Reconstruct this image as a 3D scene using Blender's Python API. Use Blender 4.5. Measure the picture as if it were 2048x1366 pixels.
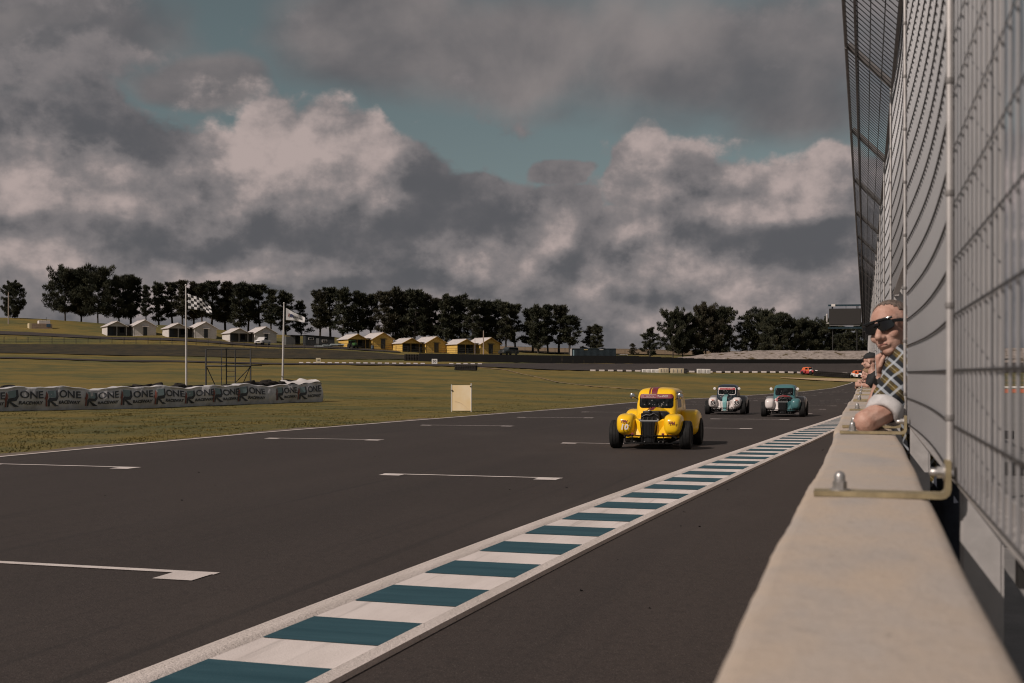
import bpy, bmesh, math, random
from math import sin, cos, pi, radians, atan, atan2, sqrt, tan
from mathutils import Vector, Matrix
import numpy as np

for o in list(bpy.data.objects):
    bpy.data.objects.remove(o)
SC = bpy.context.scene
COL = bpy.data.collections.new('place'); SC.collection.children.link(COL)
LAYER = bpy.context.view_layer.layer_collection.children[COL.name]
LAYER.exclude = True                          # left out of evaluation while the script builds; switched on at the end
# ------------------------------------------------------------------ camera
F, CX, HY, VX, HC = 2400.0, 1024.0, 746.0, 1730.0, 1.5     # focal length and horizon of the photograph (2048 px wide)
TH = atan((VX - CX) / F)
SN, CS = sin(TH), cos(TH)
cam_d = bpy.data.cameras.new('camera')
cam = bpy.data.objects.new('camera', cam_d)
SC.collection.objects.link(cam)
cam.location = (0, 0, HC)
cam.rotation_euler = (pi / 2, 0, TH)
cam_d.sensor_width = 36
cam_d.lens = 36 * F / 2048
cam_d.shift_y = (HY - 683) / 2048
cam_d.clip_start = 0.05
cam_d.clip_end = 6000
cam_d.dof.use_dof = True
cam_d.dof.focus_distance = 25.0
cam_d.dof.aperture_fstop = 7.0
SC.camera = cam
SC.render.resolution_x, SC.render.resolution_y = 1024, 683
SC.cycles.use_denoising = True
SC.cycles.max_bounces = 5
SC.cycles.filter_width = 1.1
SC.cycles.transparent_max_bounces = 8
SC.view_settings.view_transform = 'Standard'
SC.view_settings.look = 'None'
SC.view_settings.exposure = 0.0
SC.view_settings.gamma = 1.0

# ------------------------------------------------------------------ node helpers
class V:
    """a socket with arithmetic"""
    def __init__(s, nt, k): s.nt, s.k = nt, k
    def _m(s, op, a, b=None, c=None, clamp=False):
        n = s.nt.nodes.new('ShaderNodeMath'); n.operation = op; n.use_clamp = clamp
        for i, x in enumerate((a, b, c)):
            if x is None: continue
            if isinstance(x, V): s.nt.links.new(x.k, n.inputs[i])
            else: n.inputs[i].default_value = x
        return V(s.nt, n.outputs[0])
    def __add__(s, o): return s._m('ADD', s, o)
    __radd__ = __add__
    def __sub__(s, o): return s._m('SUBTRACT', s, o)
    def __rsub__(s, o): return s._m('SUBTRACT', o, s)
    def __mul__(s, o): return s._m('MULTIPLY', s, o)
    __rmul__ = __mul__
    def __truediv__(s, o): return s._m('DIVIDE', s, o)
    def max(s, o): return s._m('MAXIMUM', s, o)
    def min(s, o): return s._m('MINIMUM', s, o)
    def smax(s, o, k): return s._m('SMOOTH_MAX', s, o, k)
    def clamp(s): return s._m('ADD', s, 0.0, clamp=True)
    def fract(s): return s._m('FRACT', s)
    def gt(s, o): return s._m('GREATER_THAN', s, o)
    def pw(s, o): return s._m('POWER', s, o)
    def smooth(s, a, b):
        n = s.nt.nodes.new('ShaderNodeMapRange'); n.interpolation_type = 'SMOOTHSTEP'
        s.nt.links.new(s.k, n.inputs[0]); n.inputs[1].default_value = a; n.inputs[2].default_value = b
        return V(s.nt, n.outputs[0])

def noise(nt, vec, scale, detail=6.0, rough=0.55, dist=0.0):
    n = nt.nodes.new('ShaderNodeTexNoise')
    n.inputs['Scale'].default_value = scale; n.inputs['Detail'].default_value = detail
    n.inputs['Roughness'].default_value = rough; n.inputs['Distortion'].default_value = dist
    if vec is not None: nt.links.new(vec, n.inputs['Vector'])
    return V(nt, n.outputs['Fac'])

def mixc(nt, fac, a, b):
    n = nt.nodes.new('ShaderNodeMix'); n.data_type = 'RGBA'
    for i, x in ((0, fac), (6, a), (7, b)):
        if isinstance(x, V): nt.links.new(x.k, n.inputs[i])
        elif isinstance(x, (tuple, list)): n.inputs[i].default_value = (x[0], x[1], x[2], 1)
        else: n.inputs[i].default_value = x
    return V(nt, n.outputs[2])

def vmap(nt, vec, scale=(1, 1, 1), loc=(0, 0, 0), rot=(0, 0, 0)):
    n = nt.nodes.new('ShaderNodeMapping')
    n.inputs['Scale'].default_value = scale; n.inputs['Location'].default_value = loc; n.inputs['Rotation'].default_value = rot
    nt.links.new(vec, n.inputs['Vector'])
    return n.outputs[0]

# ------------------------------------------------------------------ sun and sky
SUN_EL = radians(38)
_sx, _sy = -0.58, -0.815                      # towards the sun, on the ground (x across the track, y along it)
_q = sqrt(_sx * _sx + _sy * _sy); _sx /= _q; _sy /= _q
SUN_DIR = Vector((_sx * cos(SUN_EL), _sy * cos(SUN_EL), sin(SUN_EL)))
sun_d = bpy.data.lights.new('sun', 'SUN'); sun_d.energy = 3.5; sun_d.angle = radians(0.55); sun_d.color = (1.0, 0.888, 0.80)
sun = bpy.data.objects.new('sun', sun_d); SC.collection.objects.link(sun)
sun.rotation_euler = SUN_DIR.to_track_quat('Z', 'Y').to_euler()

world = bpy.data.worlds.new('World'); SC.world = world; world.use_nodes = True
def make_sky():
    nt = world.node_tree; nt.nodes.clear()
    out = nt.nodes.new('ShaderNodeOutputWorld'); bg = nt.nodes.new('ShaderNodeBackground')
    STR = 0.1
    bg.inputs[1].default_value = STR
    nt.links.new(bg.outputs[0], out.inputs[0])
    sky = nt.nodes.new('ShaderNodeTexSky'); sky.sky_type = 'NISHITA'; sky.sun_disc = False
    sky.sun_elevation = SUN_EL; sky.sun_rotation = atan2(_sx, _sy); sky.air_density = 1.0; sky.dust_density = 0.6; sky.ozone_density = 1.5
    tc = nt.nodes.new('ShaderNodeTexCoord')
    d = tc.outputs['Generated']
    sep = nt.nodes.new('ShaderNodeSeparateXYZ'); nt.links.new(d, sep.inputs[0])
    x, y, z = (V(nt, sep.outputs[i]) for i in range(3))
    az = x._m('ARCTAN2', x, y) * (180 / pi)
    el = z._m('ARCSINE', z) * (180 / pi)
    comb = nt.nodes.new('ShaderNodeCombineXYZ'); nt.links.new(az.k, comb.inputs[0]); nt.links.new(el.k, comb.inputs[1])
    ae = comb.outputs[0]
    FL = 1.25
    dm = vmap(nt, d, (1, 1, FL))                                  # flattened towards the horizon
    # wandering of the outlines
    wn = nt.nodes.new('ShaderNodeTexNoise'); wn.inputs['Scale'].default_value = 9; wn.inputs['Detail'].default_value = 4
    nt.links.new(dm, wn.inputs['Vector'])
    def vec(op, a, b, c=None):
        n = nt.nodes.new('ShaderNodeVectorMath'); n.operation = op
        for i, q in enumerate((a, b, c)):
            if q is None: continue
            if isinstance(q, (tuple, list)): n.inputs[i].default_value = q
            else: nt.links.new(q, n.inputs[i])
        return n
    aew = vec('MULTIPLY_ADD', vec('SUBTRACT', wn.outputs['Color'], (0.5, 0.5, 0.5)).outputs[0], (5.0, 2.6, 0), ae).outputs[0]
    def A(px, py):
        a = atan((px - CX) / F)
        return math.degrees(a - TH), math.degrees(atan((HY - py) / F * cos(a)))
    def blob(coord, px, py, rx, ry, amp=1.0):
        a, e = A(px, py); ra = math.degrees(rx / F); re = math.degrees(ry / F)
        q = vec('MULTIPLY_ADD', coord, (1 / ra, 1 / re, 0), (-a / ra, -e / re, 0)).outputs[0]
        dd = vec('DOT_PRODUCT', q, q)
        return (1.0 - V(nt, dd.outputs['Value'])) * amp
    def union(coord, L, k=0.35):
        r = None
        for b in L:
            q = blob(coord, *b)
            r = q if r is None else r.smax(q, k)
        return r
    CUM = [(40, 330, 250, 160), (230, 270, 150, 100), (420, 340, 250, 120), (570, 300, 180, 130), (720, 320, 120, 100), (800, 370, 150, 95), (900, 415, 160, 75), (1010, 440, 150, 70), (1090, 350, 80, 40), (1090, 430, 130, 60),
           (1280, 350, 85, 90), (1400, 370, 170, 95), (1530, 390, 150, 90), (1650, 380, 120, 85), (1760, 400, 160, 90), (1950, 360, 200, 110), (-250, 350, 260, 160), (2300, 420, 260, 160)]
    # sunlit faces, and unlit bases and lumps that hang in front
    LIT = [(610, 290, 200, 130), (500, 250, 90, 60), (760, 300, 90, 100), (50, 370, 110, 120), (200, 330, 90, 50), (260, 420, 200, 60), (1290, 340, 110, 90), (1450, 320, 170, 60), (1640, 350, 110, 75), (1560, 420, 160, 40),
           (70, 520, 108, 36, 0.5), (390, 560, 108, 30, 0.5), (240, 600, 144, 30, 0.5), (560, 530, 108, 24, 0.5), (950, 535, 99, 40, 0.5), (1060, 470, 54, 40, 0.5), (1340, 500, 72, 36, 0.5), (1440, 540, 117, 40, 0.5), (1570, 590, 99, 30, 0.5), (1190, 570, 54, 30, 0.5), (1260, 640, 108, 26, 0.5), (1740, 560, 108, 40, 0.5), (860, 640, 144, 24, 0.5), (-300, 360, 200, 120), (2200, 420, 200, 120)]
    DRK = [(700, 455, 380, 50), (220, 470, 260, 34), (990, 460, 190, 50), (870, 390, 110, 60), (1540, 475, 240, 28), (1400, 345, 84, 38), (350, 270, 110, 60), (90, 230, 120, 40), (470, 520, 180, 26), (740, 575, 200, 26), (1150, 530, 130, 50), (1300, 590, 120, 28), (1620, 520, 140, 30)]
    def relief(off, fine):
        dv = vec('ADD', dm, (off[0] * pi / 180 * CS, 0, off[1] * pi / 180 * FL)).outputs[0] if off else dm
        return (noise(nt, dv, 11.0, fine, 0.54, 0.1) - 0.5), (noise(nt, dv, 34.0, 4.0, 0.6) - 0.5)
    gen = (noise(nt, dm, 3.2, 2.0, 0.5) - 0.60) * 2.2
    n1, n2 = relief(None, 7.0); m1, m2 = relief((-0.45, 0.65, 0), 6.0)
    low = el.smooth(9.3, 6.8)
    D0 = union(aew, CUM).max(gen).max(low * 1.75 - 0.9) + n1 * 2.7 + n2 * 0.6
    alpha = D0.smooth(-0.04, 0.34)
    rel = (n1 - m1) * 1.45 + (n2 - m2) * 0.45
    n3 = noise(nt, dm, 7.0, 4.0, 0.50) - 0.5
    lb = (union(aew, LIT, 0.3) * 0.75 + n3 * 3.0 + rel * 1.9).smooth(-0.75, 1.35)
    db = (union(aew, DRK, 0.2) * 0.8 - n3 * 2.6 - rel * 1.0).smooth(-0.4, 1.0)
    edge = D0.smooth(0.95, 0.15)                                    # thin edges glow a little
    lit = (lb * 0.66 + 0.25 + rel * 0.85 + n3 * 0.35 + edge * 0.10) * (1.0 - db * 0.56)
    lit = lit.clamp()
    k = 1 / STR
    dark = tuple(q * k for q in (0.100, 0.101, 0.110)); mid = tuple(q * k for q in (0.200, 0.184, 0.187)); brt = tuple(q * k for q in (0.450, 0.368, 0.347))
    cc = mixc(nt, lit.smooth(0.05, 0.46), dark, mid)
    cc = mixc(nt, lit.smooth(0.38, 1.12), cc, brt)
    # the high soft deck
    DECK = [(60, 60, 260, 120), (420, 160, 120, 45), (760, 60, 260, 130), (1050, 110, 300, 130), (1350, 120, 300, 150), (1600, 130, 260, 150), (1850, 100, 300, 150), (-300, 60, 300, 150), (2300, 100, 300, 200)]
    gen2 = (noise(nt, dm, 2.6, 2.0, 0.5) - 0.50) * 2.0
    above = el.smooth(16.5, 22.0)
    deck = union(aew, DECK).max(gen2 + above * 0.5 - (1.0 - above) * 1.0) + (noise(nt, dm, 7.0, 5.0, 0.5, 0.3) - 0.5) * 2.0
    da = deck.smooth(-0.35, 0.75) * 0.94
    dn = noise(nt, dm, 6.0, 6.0, 0.52, 0.2)
    dc = mixc(nt, dn.smooth(0.36, 0.68), tuple(q * k for q in (0.112, 0.110, 0.118)), tuple(q * k for q in (0.255, 0.225, 0.220)))
    # the clear sky between, greener and duller than a clean one
    hs = nt.nodes.new('ShaderNodeHueSaturation'); hs.inputs['Hue'].default_value = 0.44; hs.inputs['Saturation'].default_value = 0.50; hs.inputs['Value'].default_value = 0.37
    nt.links.new(sky.outputs[0], hs.inputs['Color'])
    cl = V(nt, hs.outputs[0])
    c = mixc(nt, da, cl, dc)
    c = mixc(nt, alpha, c, cc)
    nt.links.new(c.k, bg.inputs[0])
make_sky()
world.cycles.sampling_method = 'MANUAL'; world.cycles.sample_map_resolution = 256

# ------------------------------------------------------------------ placing
def W(px, D, py=None, z=0.0):
    """the point that stands D metres in front of the camera at this bearing"""
    r = (px - CX) / F * D
    return Vector((r * CS - D * SN, r * SN + D * CS, HC + (HY - py) * D / F if py is not None else z))
def camD(x, y):
    D = -x * SN + y * CS
    return D, CX + F * (x * CS + y * SN) / D if D > 0.5 else 1e6

# height of the ground: rows of (distance, height) at several bearings
def _col(L): return [(d, HC - (yy - HY) * d / F) for d, yy in L]
_near = [(-400, 0), (20, 0), (30, -0.02), (45, -0.14), (60, -0.27)]
TCOL = [
    (0,    _near + _col([(90, 782), (120, 759), (150, 742), (180, 728), (205, 717), (225, 708), (232, 699), (238, 690), (246, 673), (255, 662), (285, 635), (310, 638), (420, 690), (600, 720)])),
    (300,  _near + _col([(90, 783), (120, 761), (150, 745), (180, 733), (205, 724), (225, 713), (232, 703), (238, 690), (246, 680), (255, 673), (285, 650), (310, 654), (420, 700), (600, 725)])),
    (600,  _near + _col([(90, 785), (120, 764), (150, 749), (180, 738), (203, 730), (210, 727), (225, 719), (232, 711), (239, 699), (248, 693), (255, 690), (285, 670), (310, 672), (420, 705), (600, 728)])),
    (900,  _near + _col([(90, 788), (120, 769), (150, 755), (180, 743), (203, 732), (210, 729), (222, 722), (230, 716), (240, 710), (255, 707), (285, 700), (320, 694), (360, 692), (420, 704), (600, 730)])),
    (1200, _near + _col([(90, 794), (120, 780), (150, 767), (180, 752), (195, 742), (215, 728), (228, 722), (240, 718), (255, 715), (285, 711), (330, 701), (365, 698), (420, 706), (600, 730)])),
    (1500, _near + _col([(90, 799), (120, 786), (150, 776), (175, 763), (194, 746), (214, 728), (228, 724), (255, 720), (285, 716), (330, 708), (365, 704), (420, 708), (600, 730)])),
    (1730, _near + _col([(90, 799), (120, 787), (150, 777), (175, 767), (190, 758), (200, 747), (217, 728), (228, 724), (255, 720), (285, 716), (330, 710), (365, 706), (420, 710), (600, 730)])),
    (2100, _near + _col([(90, 797), (120, 785), (150, 776), (175, 767), (190, 758), (200, 747), (217, 728), (228, 724), (255, 716), (285, 706), (330, 700), (365, 700), (420, 708), (600, 730)])),
]
_TX = np.array([c[0] for c in TCOL], float)
def gz_arr(x, y):
    x = np.asarray(x, float); y = np.asarray(y, float)
    D = -x * SN + y * CS
    Dm = np.where(D > 1, D, 1.0)
    px = np.where(D > 1, CX + F * (x * CS + y * SN) / Dm, CX)
    px = np.clip(px, _TX[0], _TX[-1])
    Z = np.stack([np.interp(D, [p[0] for p in c[1]], [p[1] for p in c[1]]) for c in TCOL])
    i = np.clip(np.searchsorted(_TX, px) - 1, 0, len(_TX) - 2)
    t = (px - _TX[i]) / (_TX[i + 1] - _TX[i])
    t = t * t * (3 - 2 * t)
    s = Z.shape
    Zf = Z.reshape(s[0], -1); i = i.reshape(-1); n = np.arange(i.size)
    z = Zf[i, n] * (1 - t.reshape(-1)) + Zf[i + 1, n] * t.reshape(-1)
    return z.reshape(x.shape)
def gz(x, y): return float(gz_arr(np.array([x]), np.array([y]))[0])
def G(px, D):
    p = W(px, D); p.z = gz(p.x, p.y); return p
# ------------------------------------------------------------------ mesh helpers
class MB:
    def __init__(s): s.v, s.f, s.m = [], [], []
    def add(s, vs, fs, mi=0):
        o = len(s.v); s.v += [tuple(p) for p in vs]; s.f += [tuple(i + o for i in f) for f in fs]; s.m += [mi] * len(fs); return s
    def box(s, c, size, rot=None, mi=0, taper=1.0):
        hx, hy, hz = size[0] / 2, size[1] / 2, size[2] / 2
        P = [Vector((sx * hx * (taper if sz > 0 else 1), sy * hy * (taper if sz > 0 else 1), sz * hz)) for sz in (-1, 1) for sx, sy in ((-1, -1), (1, -1), (1, 1), (-1, 1))]
        if rot is not None: P = [rot @ p for p in P]
        c = Vector(c)
        return s.add([p + c for p in P], [(3, 2, 1, 0), (4, 5, 6, 7), (0, 1, 5, 4), (1, 2, 6, 5), (2, 3, 7, 6), (3, 0, 4, 7)], mi)
    def bevbox(s, c, size, b=0.01, rot=None, mi=0):
        bm = bmesh.new(); bmesh.ops.create_cube(bm, size=1)
        for v in bm.verts: v.co = Vector((v.co.x * size[0], v.co.y * size[1], v.co.z * size[2]))
        bmesh.ops.bevel(bm, geom=bm.edges[:], offset=b, segments=2, profile=0.6, affect='EDGES')
        bm.verts.index_update()
        P = [v.co.copy() for v in bm.verts]
        if rot is not None: P = [rot @ p for p in P]
        c = Vector(c)
        s.add([p + c for p in P], [[v.index for v in f.verts] for f in bm.faces], mi); bm.free(); return s
    def ring_loft(s, rings, cap0=True, cap1=True, mi=0, closed=True):
        n = len(rings[0]); o = len(s.v)
        for r in rings: s.v += [tuple(p) for p in r]
        fs = []
        for i in range(len(rings) - 1):
            for j in range(n if closed else n - 1):
                a, b = o + i * n + j, o + i * n + (j + 1) % n
                fs.append((a, b, b + n, a + n))
        if cap0: fs.append(tuple(o + j for j in reversed(range(n))))
        if cap1: fs.append(tuple(o + (len(rings) - 1) * n + j for j in range(n)))
        s.f += fs; s.m += [mi] * len(fs); return s
    def path(s, pts, r, n=8, mi=0, cap=True, flat=1.0):
        pts = [Vector(p) for p in pts]; rings = []
        rr = r if isinstance(r, (list, tuple)) else [r] * len(pts)
        up = None
        for i, p in enumerate(pts):
            t = (pts[min(i + 1, len(pts) - 1)] - pts[max(i - 1, 0)]).normalized()
            if up is None: up = Vector((0, 0, 1)) if abs(t.z) < 0.9 else Vector((1, 0, 0))
            a = t.cross(up).normalized(); b = a.cross(t).normalized(); up = b
            rings.append([p + (a * cos(2 * pi * k / n) + b * sin(2 * pi * k / n) * flat) * rr[i] for k in range(n)])
        return s.ring_loft(rings, cap, cap, mi)
    def lathe(s, prof, c=(0, 0, 0), axis='z', n=24, mi=0, rot=None):
        c = Vector(c); rings = []
        for r, h in prof:
            ring = []
            for k in range(n):
                a = 2 * pi * k / n
                p = Vector((r * cos(a), r * sin(a), h))
                if axis == 'x': p = Vector((p.z, p.x, p.y))
                elif axis == 'y': p = Vector((p.y, p.z, p.x))
                if rot is not None: p = rot @ p
                ring.append(c + p)
            rings.append(ring)
        return s.ring_loft(rings, True, True, mi)
    def sup(s, c, r, e1=1.0, e2=1.0, nu=24, nv=14, mi=0, fn=None, M=None):
        """superellipsoid"""
        def p(q, e): return math.copysign(abs(q) ** e, q)
        c = Vector(c); rings = []
        for i in range(1, nv):
            ph = -pi / 2 + pi * i / nv
            ring = []
            for j in range(nu):
                th = 2 * pi * j / nu
                q = Vector((r[0] * p(cos(ph), e1) * p(cos(th), e2), r[1] * p(cos(ph), e1) * p(sin(th), e2), r[2] * p(sin(ph), e1)))
                if fn: q = fn(q)
                if M is not None: q = M @ q
                ring.append(c + q)
            rings.append(ring)
        return s.ring_loft(rings, True, True, mi)
    def capsule(s, p0, p1, r0, r1, n=10, mi=0):
        p0, p1 = Vector(p0), Vector(p1); t = (p1 - p0); L = t.length; t = t / max(L, 1e-6)
        pts, rr = [], []
        for k in range(4):
            a = pi / 2 * (k + 0.35) / 4
            pts.append(p0 - t * r0 * cos(a)); rr.append(r0 * sin(a))
        pts += [p0, p1]; rr += [r0, r1]
        for k in range(4):
            a = pi / 2 * (k + 0.65) / 4
            pts.append(p1 + t * r1 * sin(a)); rr.append(max(r1 * cos(a), 0.001))
        return s.path(pts, rr, n, mi)
    def build(s, name, mats, parent=None, smooth=None, org=None):
        me = bpy.data.meshes.new(name)
        v = s.v
        if org is not None: v = [(p[0] - org[0], p[1] - org[1], p[2] - org[2]) for p in v]
        me.from_pydata([tuple(p) for p in v], [], s.f)
        if not isinstance(mats, (list, tuple)): mats = [mats]
        for m in mats: me.materials.append(m)
        if len(mats) > 1: me.polygons.foreach_set('material_index', s.m)
        if smooth:
            me.polygons.foreach_set('use_smooth', [True] * len(me.polygons))
            me.set_sharp_from_angle(angle=radians(smooth))
        me.update()
        return link(name, me, parent)
def link(name, me, parent=None):
    o = bpy.data.objects.new(name, me); COL.objects.link(o)
    if parent is not None: o.parent = parent
    return o
def tag(o, label=None, cat=None, group=None, kind=None):
    if label: o['label'] = label
    if cat: o['category'] = cat
    if group: o['group'] = group
    if kind: o['kind'] = kind
    return o
def thing(name, label, cat, loc=(0, 0, 0), rz=0.0, group=None):
    o = bpy.data.objects.new(name, None); COL.objects.link(o)
    o.location = loc; o.rotation_euler = (0, 0, rz); o.empty_display_size = 0.2
    return tag(o, label, cat, group)
def copy_tree(o, parent=None):
    c = o.copy(); COL.objects.link(c)
    if parent is not None: c.parent = parent
    for ch in list(o.children): copy_tree(ch, c)
    return c
_ONE = 'zeroth first second third fourth fifth sixth seventh eighth ninth tenth eleventh twelfth thirteenth fourteenth fifteenth sixteenth seventeenth eighteenth nineteenth'.split()
_TEN = {2: ('twentieth', 'twenty'), 3: ('thirtieth', 'thirty'), 4: ('fortieth', 'forty'), 5: ('fiftieth', 'fifty'), 6: ('sixtieth', 'sixty'), 7: ('seventieth', 'seventy')}
def nth(n):
    if n < 20: return _ONE[n]
    t, u = divmod(n, 10)
    return _TEN[t][0] if u == 0 else _TEN[t][1] + '-' + _ONE[u]
def tmp_dg():
    dg = bpy.context.evaluated_depsgraph_get(); dg.update(); return dg
def remesh(mb, vox, smooth_it=6):
    """fuse overlapping shapes into one continuous skin"""
    me = bpy.data.meshes.new('tmp'); me.from_pydata([tuple(p) for p in mb.v], [], mb.f); me.update()
    o = bpy.data.objects.new('tmp', me); SC.collection.objects.link(o)
    m = o.modifiers.new('r', 'REMESH'); m.mode = 'VOXEL'; m.voxel_size = vox; m.use_smooth_shade = True
    k = o.modifiers.new('s', 'SMOOTH'); k.iterations = smooth_it; k.factor = 0.5
    dg = tmp_dg()
    r = bpy.data.meshes.new_from_object(o.evaluated_get(dg))
    bpy.data.objects.remove(o); bpy.data.meshes.remove(me)
    r.polygons.foreach_set('use_smooth', [True] * len(r.polygons)); r.update()
    return r
def text_mb(s, size=1.0, shear=0.0, bold=0.0, sx=1.0):
    """lettering as flat triangles in x, z; centred"""
    cu = bpy.data.curves.new('t', 'FONT'); cu.body = s; cu.size = size; cu.shear = shear; cu.offset = bold; cu.align_x = 'CENTER'; cu.align_y = 'CENTER'; cu.resolution_u = 3
    o = bpy.data.objects.new('t', cu); SC.collection.objects.link(o)
    dg = tmp_dg()
    me = bpy.data.meshes.new_from_object(o.evaluated_get(dg))
    mb = MB(); mb.add([(v.co.x * sx, 0.0, v.co.y) for v in me.vertices], [tuple(p.vertices) for p in me.polygons])
    bpy.data.objects.remove(o); bpy.data.curves.remove(cu); bpy.data.meshes.remove(me)
    return mb
def xform(mb, fn):
    mb.v = [tuple(fn(Vector(p))) for p in mb.v]; return mb

# ------------------------------------------------------------------ materials
MATS = {}
def mat(name, col, rough=0.6, metal=0.0, var=0.0, vscale=8.0, bump=0.0, bscale=40.0, spec=0.5, coat=0.0, col2=None, stretch=(1, 1, 1), detail=5.0, coord='Object', tl=0.0):
    if name in MATS: return MATS[name]
    m = bpy.data.materials.new(name); m.use_nodes = True; nt = m.node_tree
    b = nt.nodes['Principled BSDF']
    b.inputs['Base Color'].default_value = (*col, 1); b.inputs['Roughness'].default_value = rough; b.inputs['Metallic'].default_value = metal
    b.inputs['Specular IOR Level'].default_value = spec; b.inputs['Coat Weight'].default_value = coat
    tc = nt.nodes.new('ShaderNodeTexCoord').outputs[coord] if coord != 'World' else nt.nodes.new('ShaderNodeNewGeometry').outputs['Position']
    if stretch != (1, 1, 1): tc = vmap(nt, tc, stretch)
    if var > 0 or col2:
        n = noise(nt, tc, vscale, detail, 0.6)
        if col2: c = mixc(nt, n.smooth(0.36, 0.64), col, col2)
        else: c = mixc(nt, n.smooth(0.28, 0.72), tuple(q * (1 - var) for q in col), tuple(min(1, q * (1 + var)) for q in col))
        nt.links.new(c.k, b.inputs['Base Color'])
    if bump > 0:
        bn = nt.nodes.new('ShaderNodeBump'); bn.inputs['Strength'].default_value = bump; bn.inputs['Distance'].default_value = 0.02
        nt.links.new(noise(nt, tc, bscale, 4.0, 0.6).k, bn.inputs['Height']); nt.links.new(bn.outputs[0], b.inputs['Normal'])
    MATS[name] = m
    return m
def shader(name, fn):
    """a material whose base colour and height come from fn(nt, position) -> (colour, rough, height or None)"""
    m = bpy.data.materials.new(name); m.use_nodes = True; nt = m.node_tree; b = nt.nodes['Principled BSDF']
    pos = nt.nodes.new('ShaderNodeNewGeometry').outputs['Position']
    c, r, h, dist = fn(nt, pos)
    nt.links.new(c.k, b.inputs['Base Color'])
    if isinstance(r, V): nt.links.new(r.k, b.inputs['Roughness'])
    else: b.inputs['Roughness'].default_value = r
    if h is not None:
        bn = nt.nodes.new('ShaderNodeBump'); bn.inputs['Strength'].default_value = 1.0; bn.inputs['Distance'].default_value = dist
        nt.links.new(h.k, bn.inputs['Height']); nt.links.new(bn.outputs[0], b.inputs['Normal'])
    b.inputs['Specular IOR Level'].default_value = 0.3
    MATS[name] = m
    return m
def _asphalt(nt, pos):
    big = noise(nt, vmap(nt, pos, (0.5, 0.06, 0.5)), 1.0, 5.0, 0.55)
    fine = noise(nt, pos, 55.0, 3.0, 0.7)
    spk = noise(nt, pos, 130.0, 2.0, 0.6)
    lanes = noise(nt, vmap(nt, pos, (1.4, 0.012, 1.0)), 1.0, 3.0, 0.5)
    c = mixc(nt, big.smooth(0.3, 0.7), (0.0350, 0.0262, 0.0232), (0.0440, 0.0332, 0.0295))
    c = mixc(nt, lanes.smooth(0.45, 0.75) * 0.55, c, (0.031, 0.0238, 0.0220))
    c = mixc(nt, fine.smooth(0.35, 0.75) * 0.5, c, (0.059, 0.047, 0.042))
    c = mixc(nt, spk.smooth(0.58, 0.72) * 0.7, c, (0.13, 0.108, 0.095))
    agg = noise(nt, pos, 22.0, 3.0, 0.7)
    c = mixc(nt, agg.smooth(0.52, 0.36) * 0.35, c, (0.018, 0.0145, 0.0135))
    skid = noise(nt, vmap(nt, pos, (7.0, 0.03, 1.0), rot=(0, 0, 0.03)), 1.0, 3.0, 0.6) * noise(nt, vmap(nt, pos, (0.25, 0.05, 1.0)), 1.0, 3.0, 0.5)
    c = mixc(nt, skid.smooth(0.30, 0.42) * 0.55, c, (0.022, 0.0185, 0.0175))
    dust = noise(nt, vmap(nt, pos, (0.16, 0.10, 1.0), (4, 2, 0)), 1.0, 6.0, 0.62)
    c = mixc(nt, dust.smooth(0.50, 0.72) * 0.35, c, (0.075, 0.060, 0.052))
    return c, 0.85, fine, 0.006
M_ASPH = shader('asphalt', _asphalt)
def _grass(nt, pos):
    band = noise(nt, vmap(nt, pos, (0.05, 0.09, 0.05), rot=(0, 0, 0.35)), 1.0, 6.0, 0.6)
    mid = noise(nt, vmap(nt, pos, (0.35, 0.5, 0.35)), 1.0, 5.0, 0.6)
    fine = noise(nt, pos, 6.0, 5.0, 0.7)
    c = mixc(nt, mid.smooth(0.35, 0.68), (0.088, 0.082, 0.024), (0.165, 0.120, 0.028))
    c = mixc(nt, band.smooth(0.42, 0.66) * 0.75, c, (0.205, 0.134, 0.028))
    c = mixc(nt, band.smooth(0.52, 0.34) * 0.7, c, (0.070, 0.074, 0.026))
    c = mixc(nt, fine.smooth(0.48, 0.75) * 0.6, c, (0.170, 0.132, 0.044))
    c = mixc(nt, fine.smooth(0.50, 0.30) * 0.5, c, (0.044, 0.042, 0.020))
    return c, 0.95, fine, 0.05
M_GRASS = shader('grass', _grass)
def _bank(nt, pos):
    mid = noise(nt, vmap(nt, pos, (0.4, 0.4, 1.6)), 1.0, 6.0, 0.65)
    fine = noise(nt, pos, 4.0, 5.0, 0.7)
    c = mixc(nt, mid.smooth(0.34, 0.66), (0.022, 0.019, 0.012), (0.046, 0.034, 0.016))
    c = mixc(nt, fine.smooth(0.5, 0.75) * 0.5, c, (0.066, 0.048, 0.022))
    return c, 0.95, fine, 0.08
M_BANK = shader('bank_grass', _bank)
def _drystone(nt, pos):
    st = noise(nt, vmap(nt, pos, (1.2, 1.2, 0.25)), 1.0, 6.0, 0.65)
    tuft = noise(nt, vmap(nt, pos, (0.5, 0.5, 1.1)), 1.0, 6.0, 0.7)
    c = mixc(nt, st.smooth(0.3, 0.7), (0.20, 0.165, 0.145), (0.34, 0.285, 0.255))
    c = mixc(nt, tuft.smooth(0.55, 0.61), c, (0.075, 0.052, 0.022))
    return c, 0.95, st, 0.1
M_EARTH = shader('pale_earth', _drystone)
M_GRAVEL = mat('gravel', (0.42, 0.29, 0.16), 0.95, var=0.25, vscale=3, coord='World')
M_DIRT = mat('dirt', (0.26, 0.175, 0.115), 0.95, var=0.35, vscale=1.5, coord='World')
M_FIELD = mat('dry_field', (0.16, 0.105, 0.055), 0.95, var=0.2, vscale=0.3, coord='World')
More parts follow.
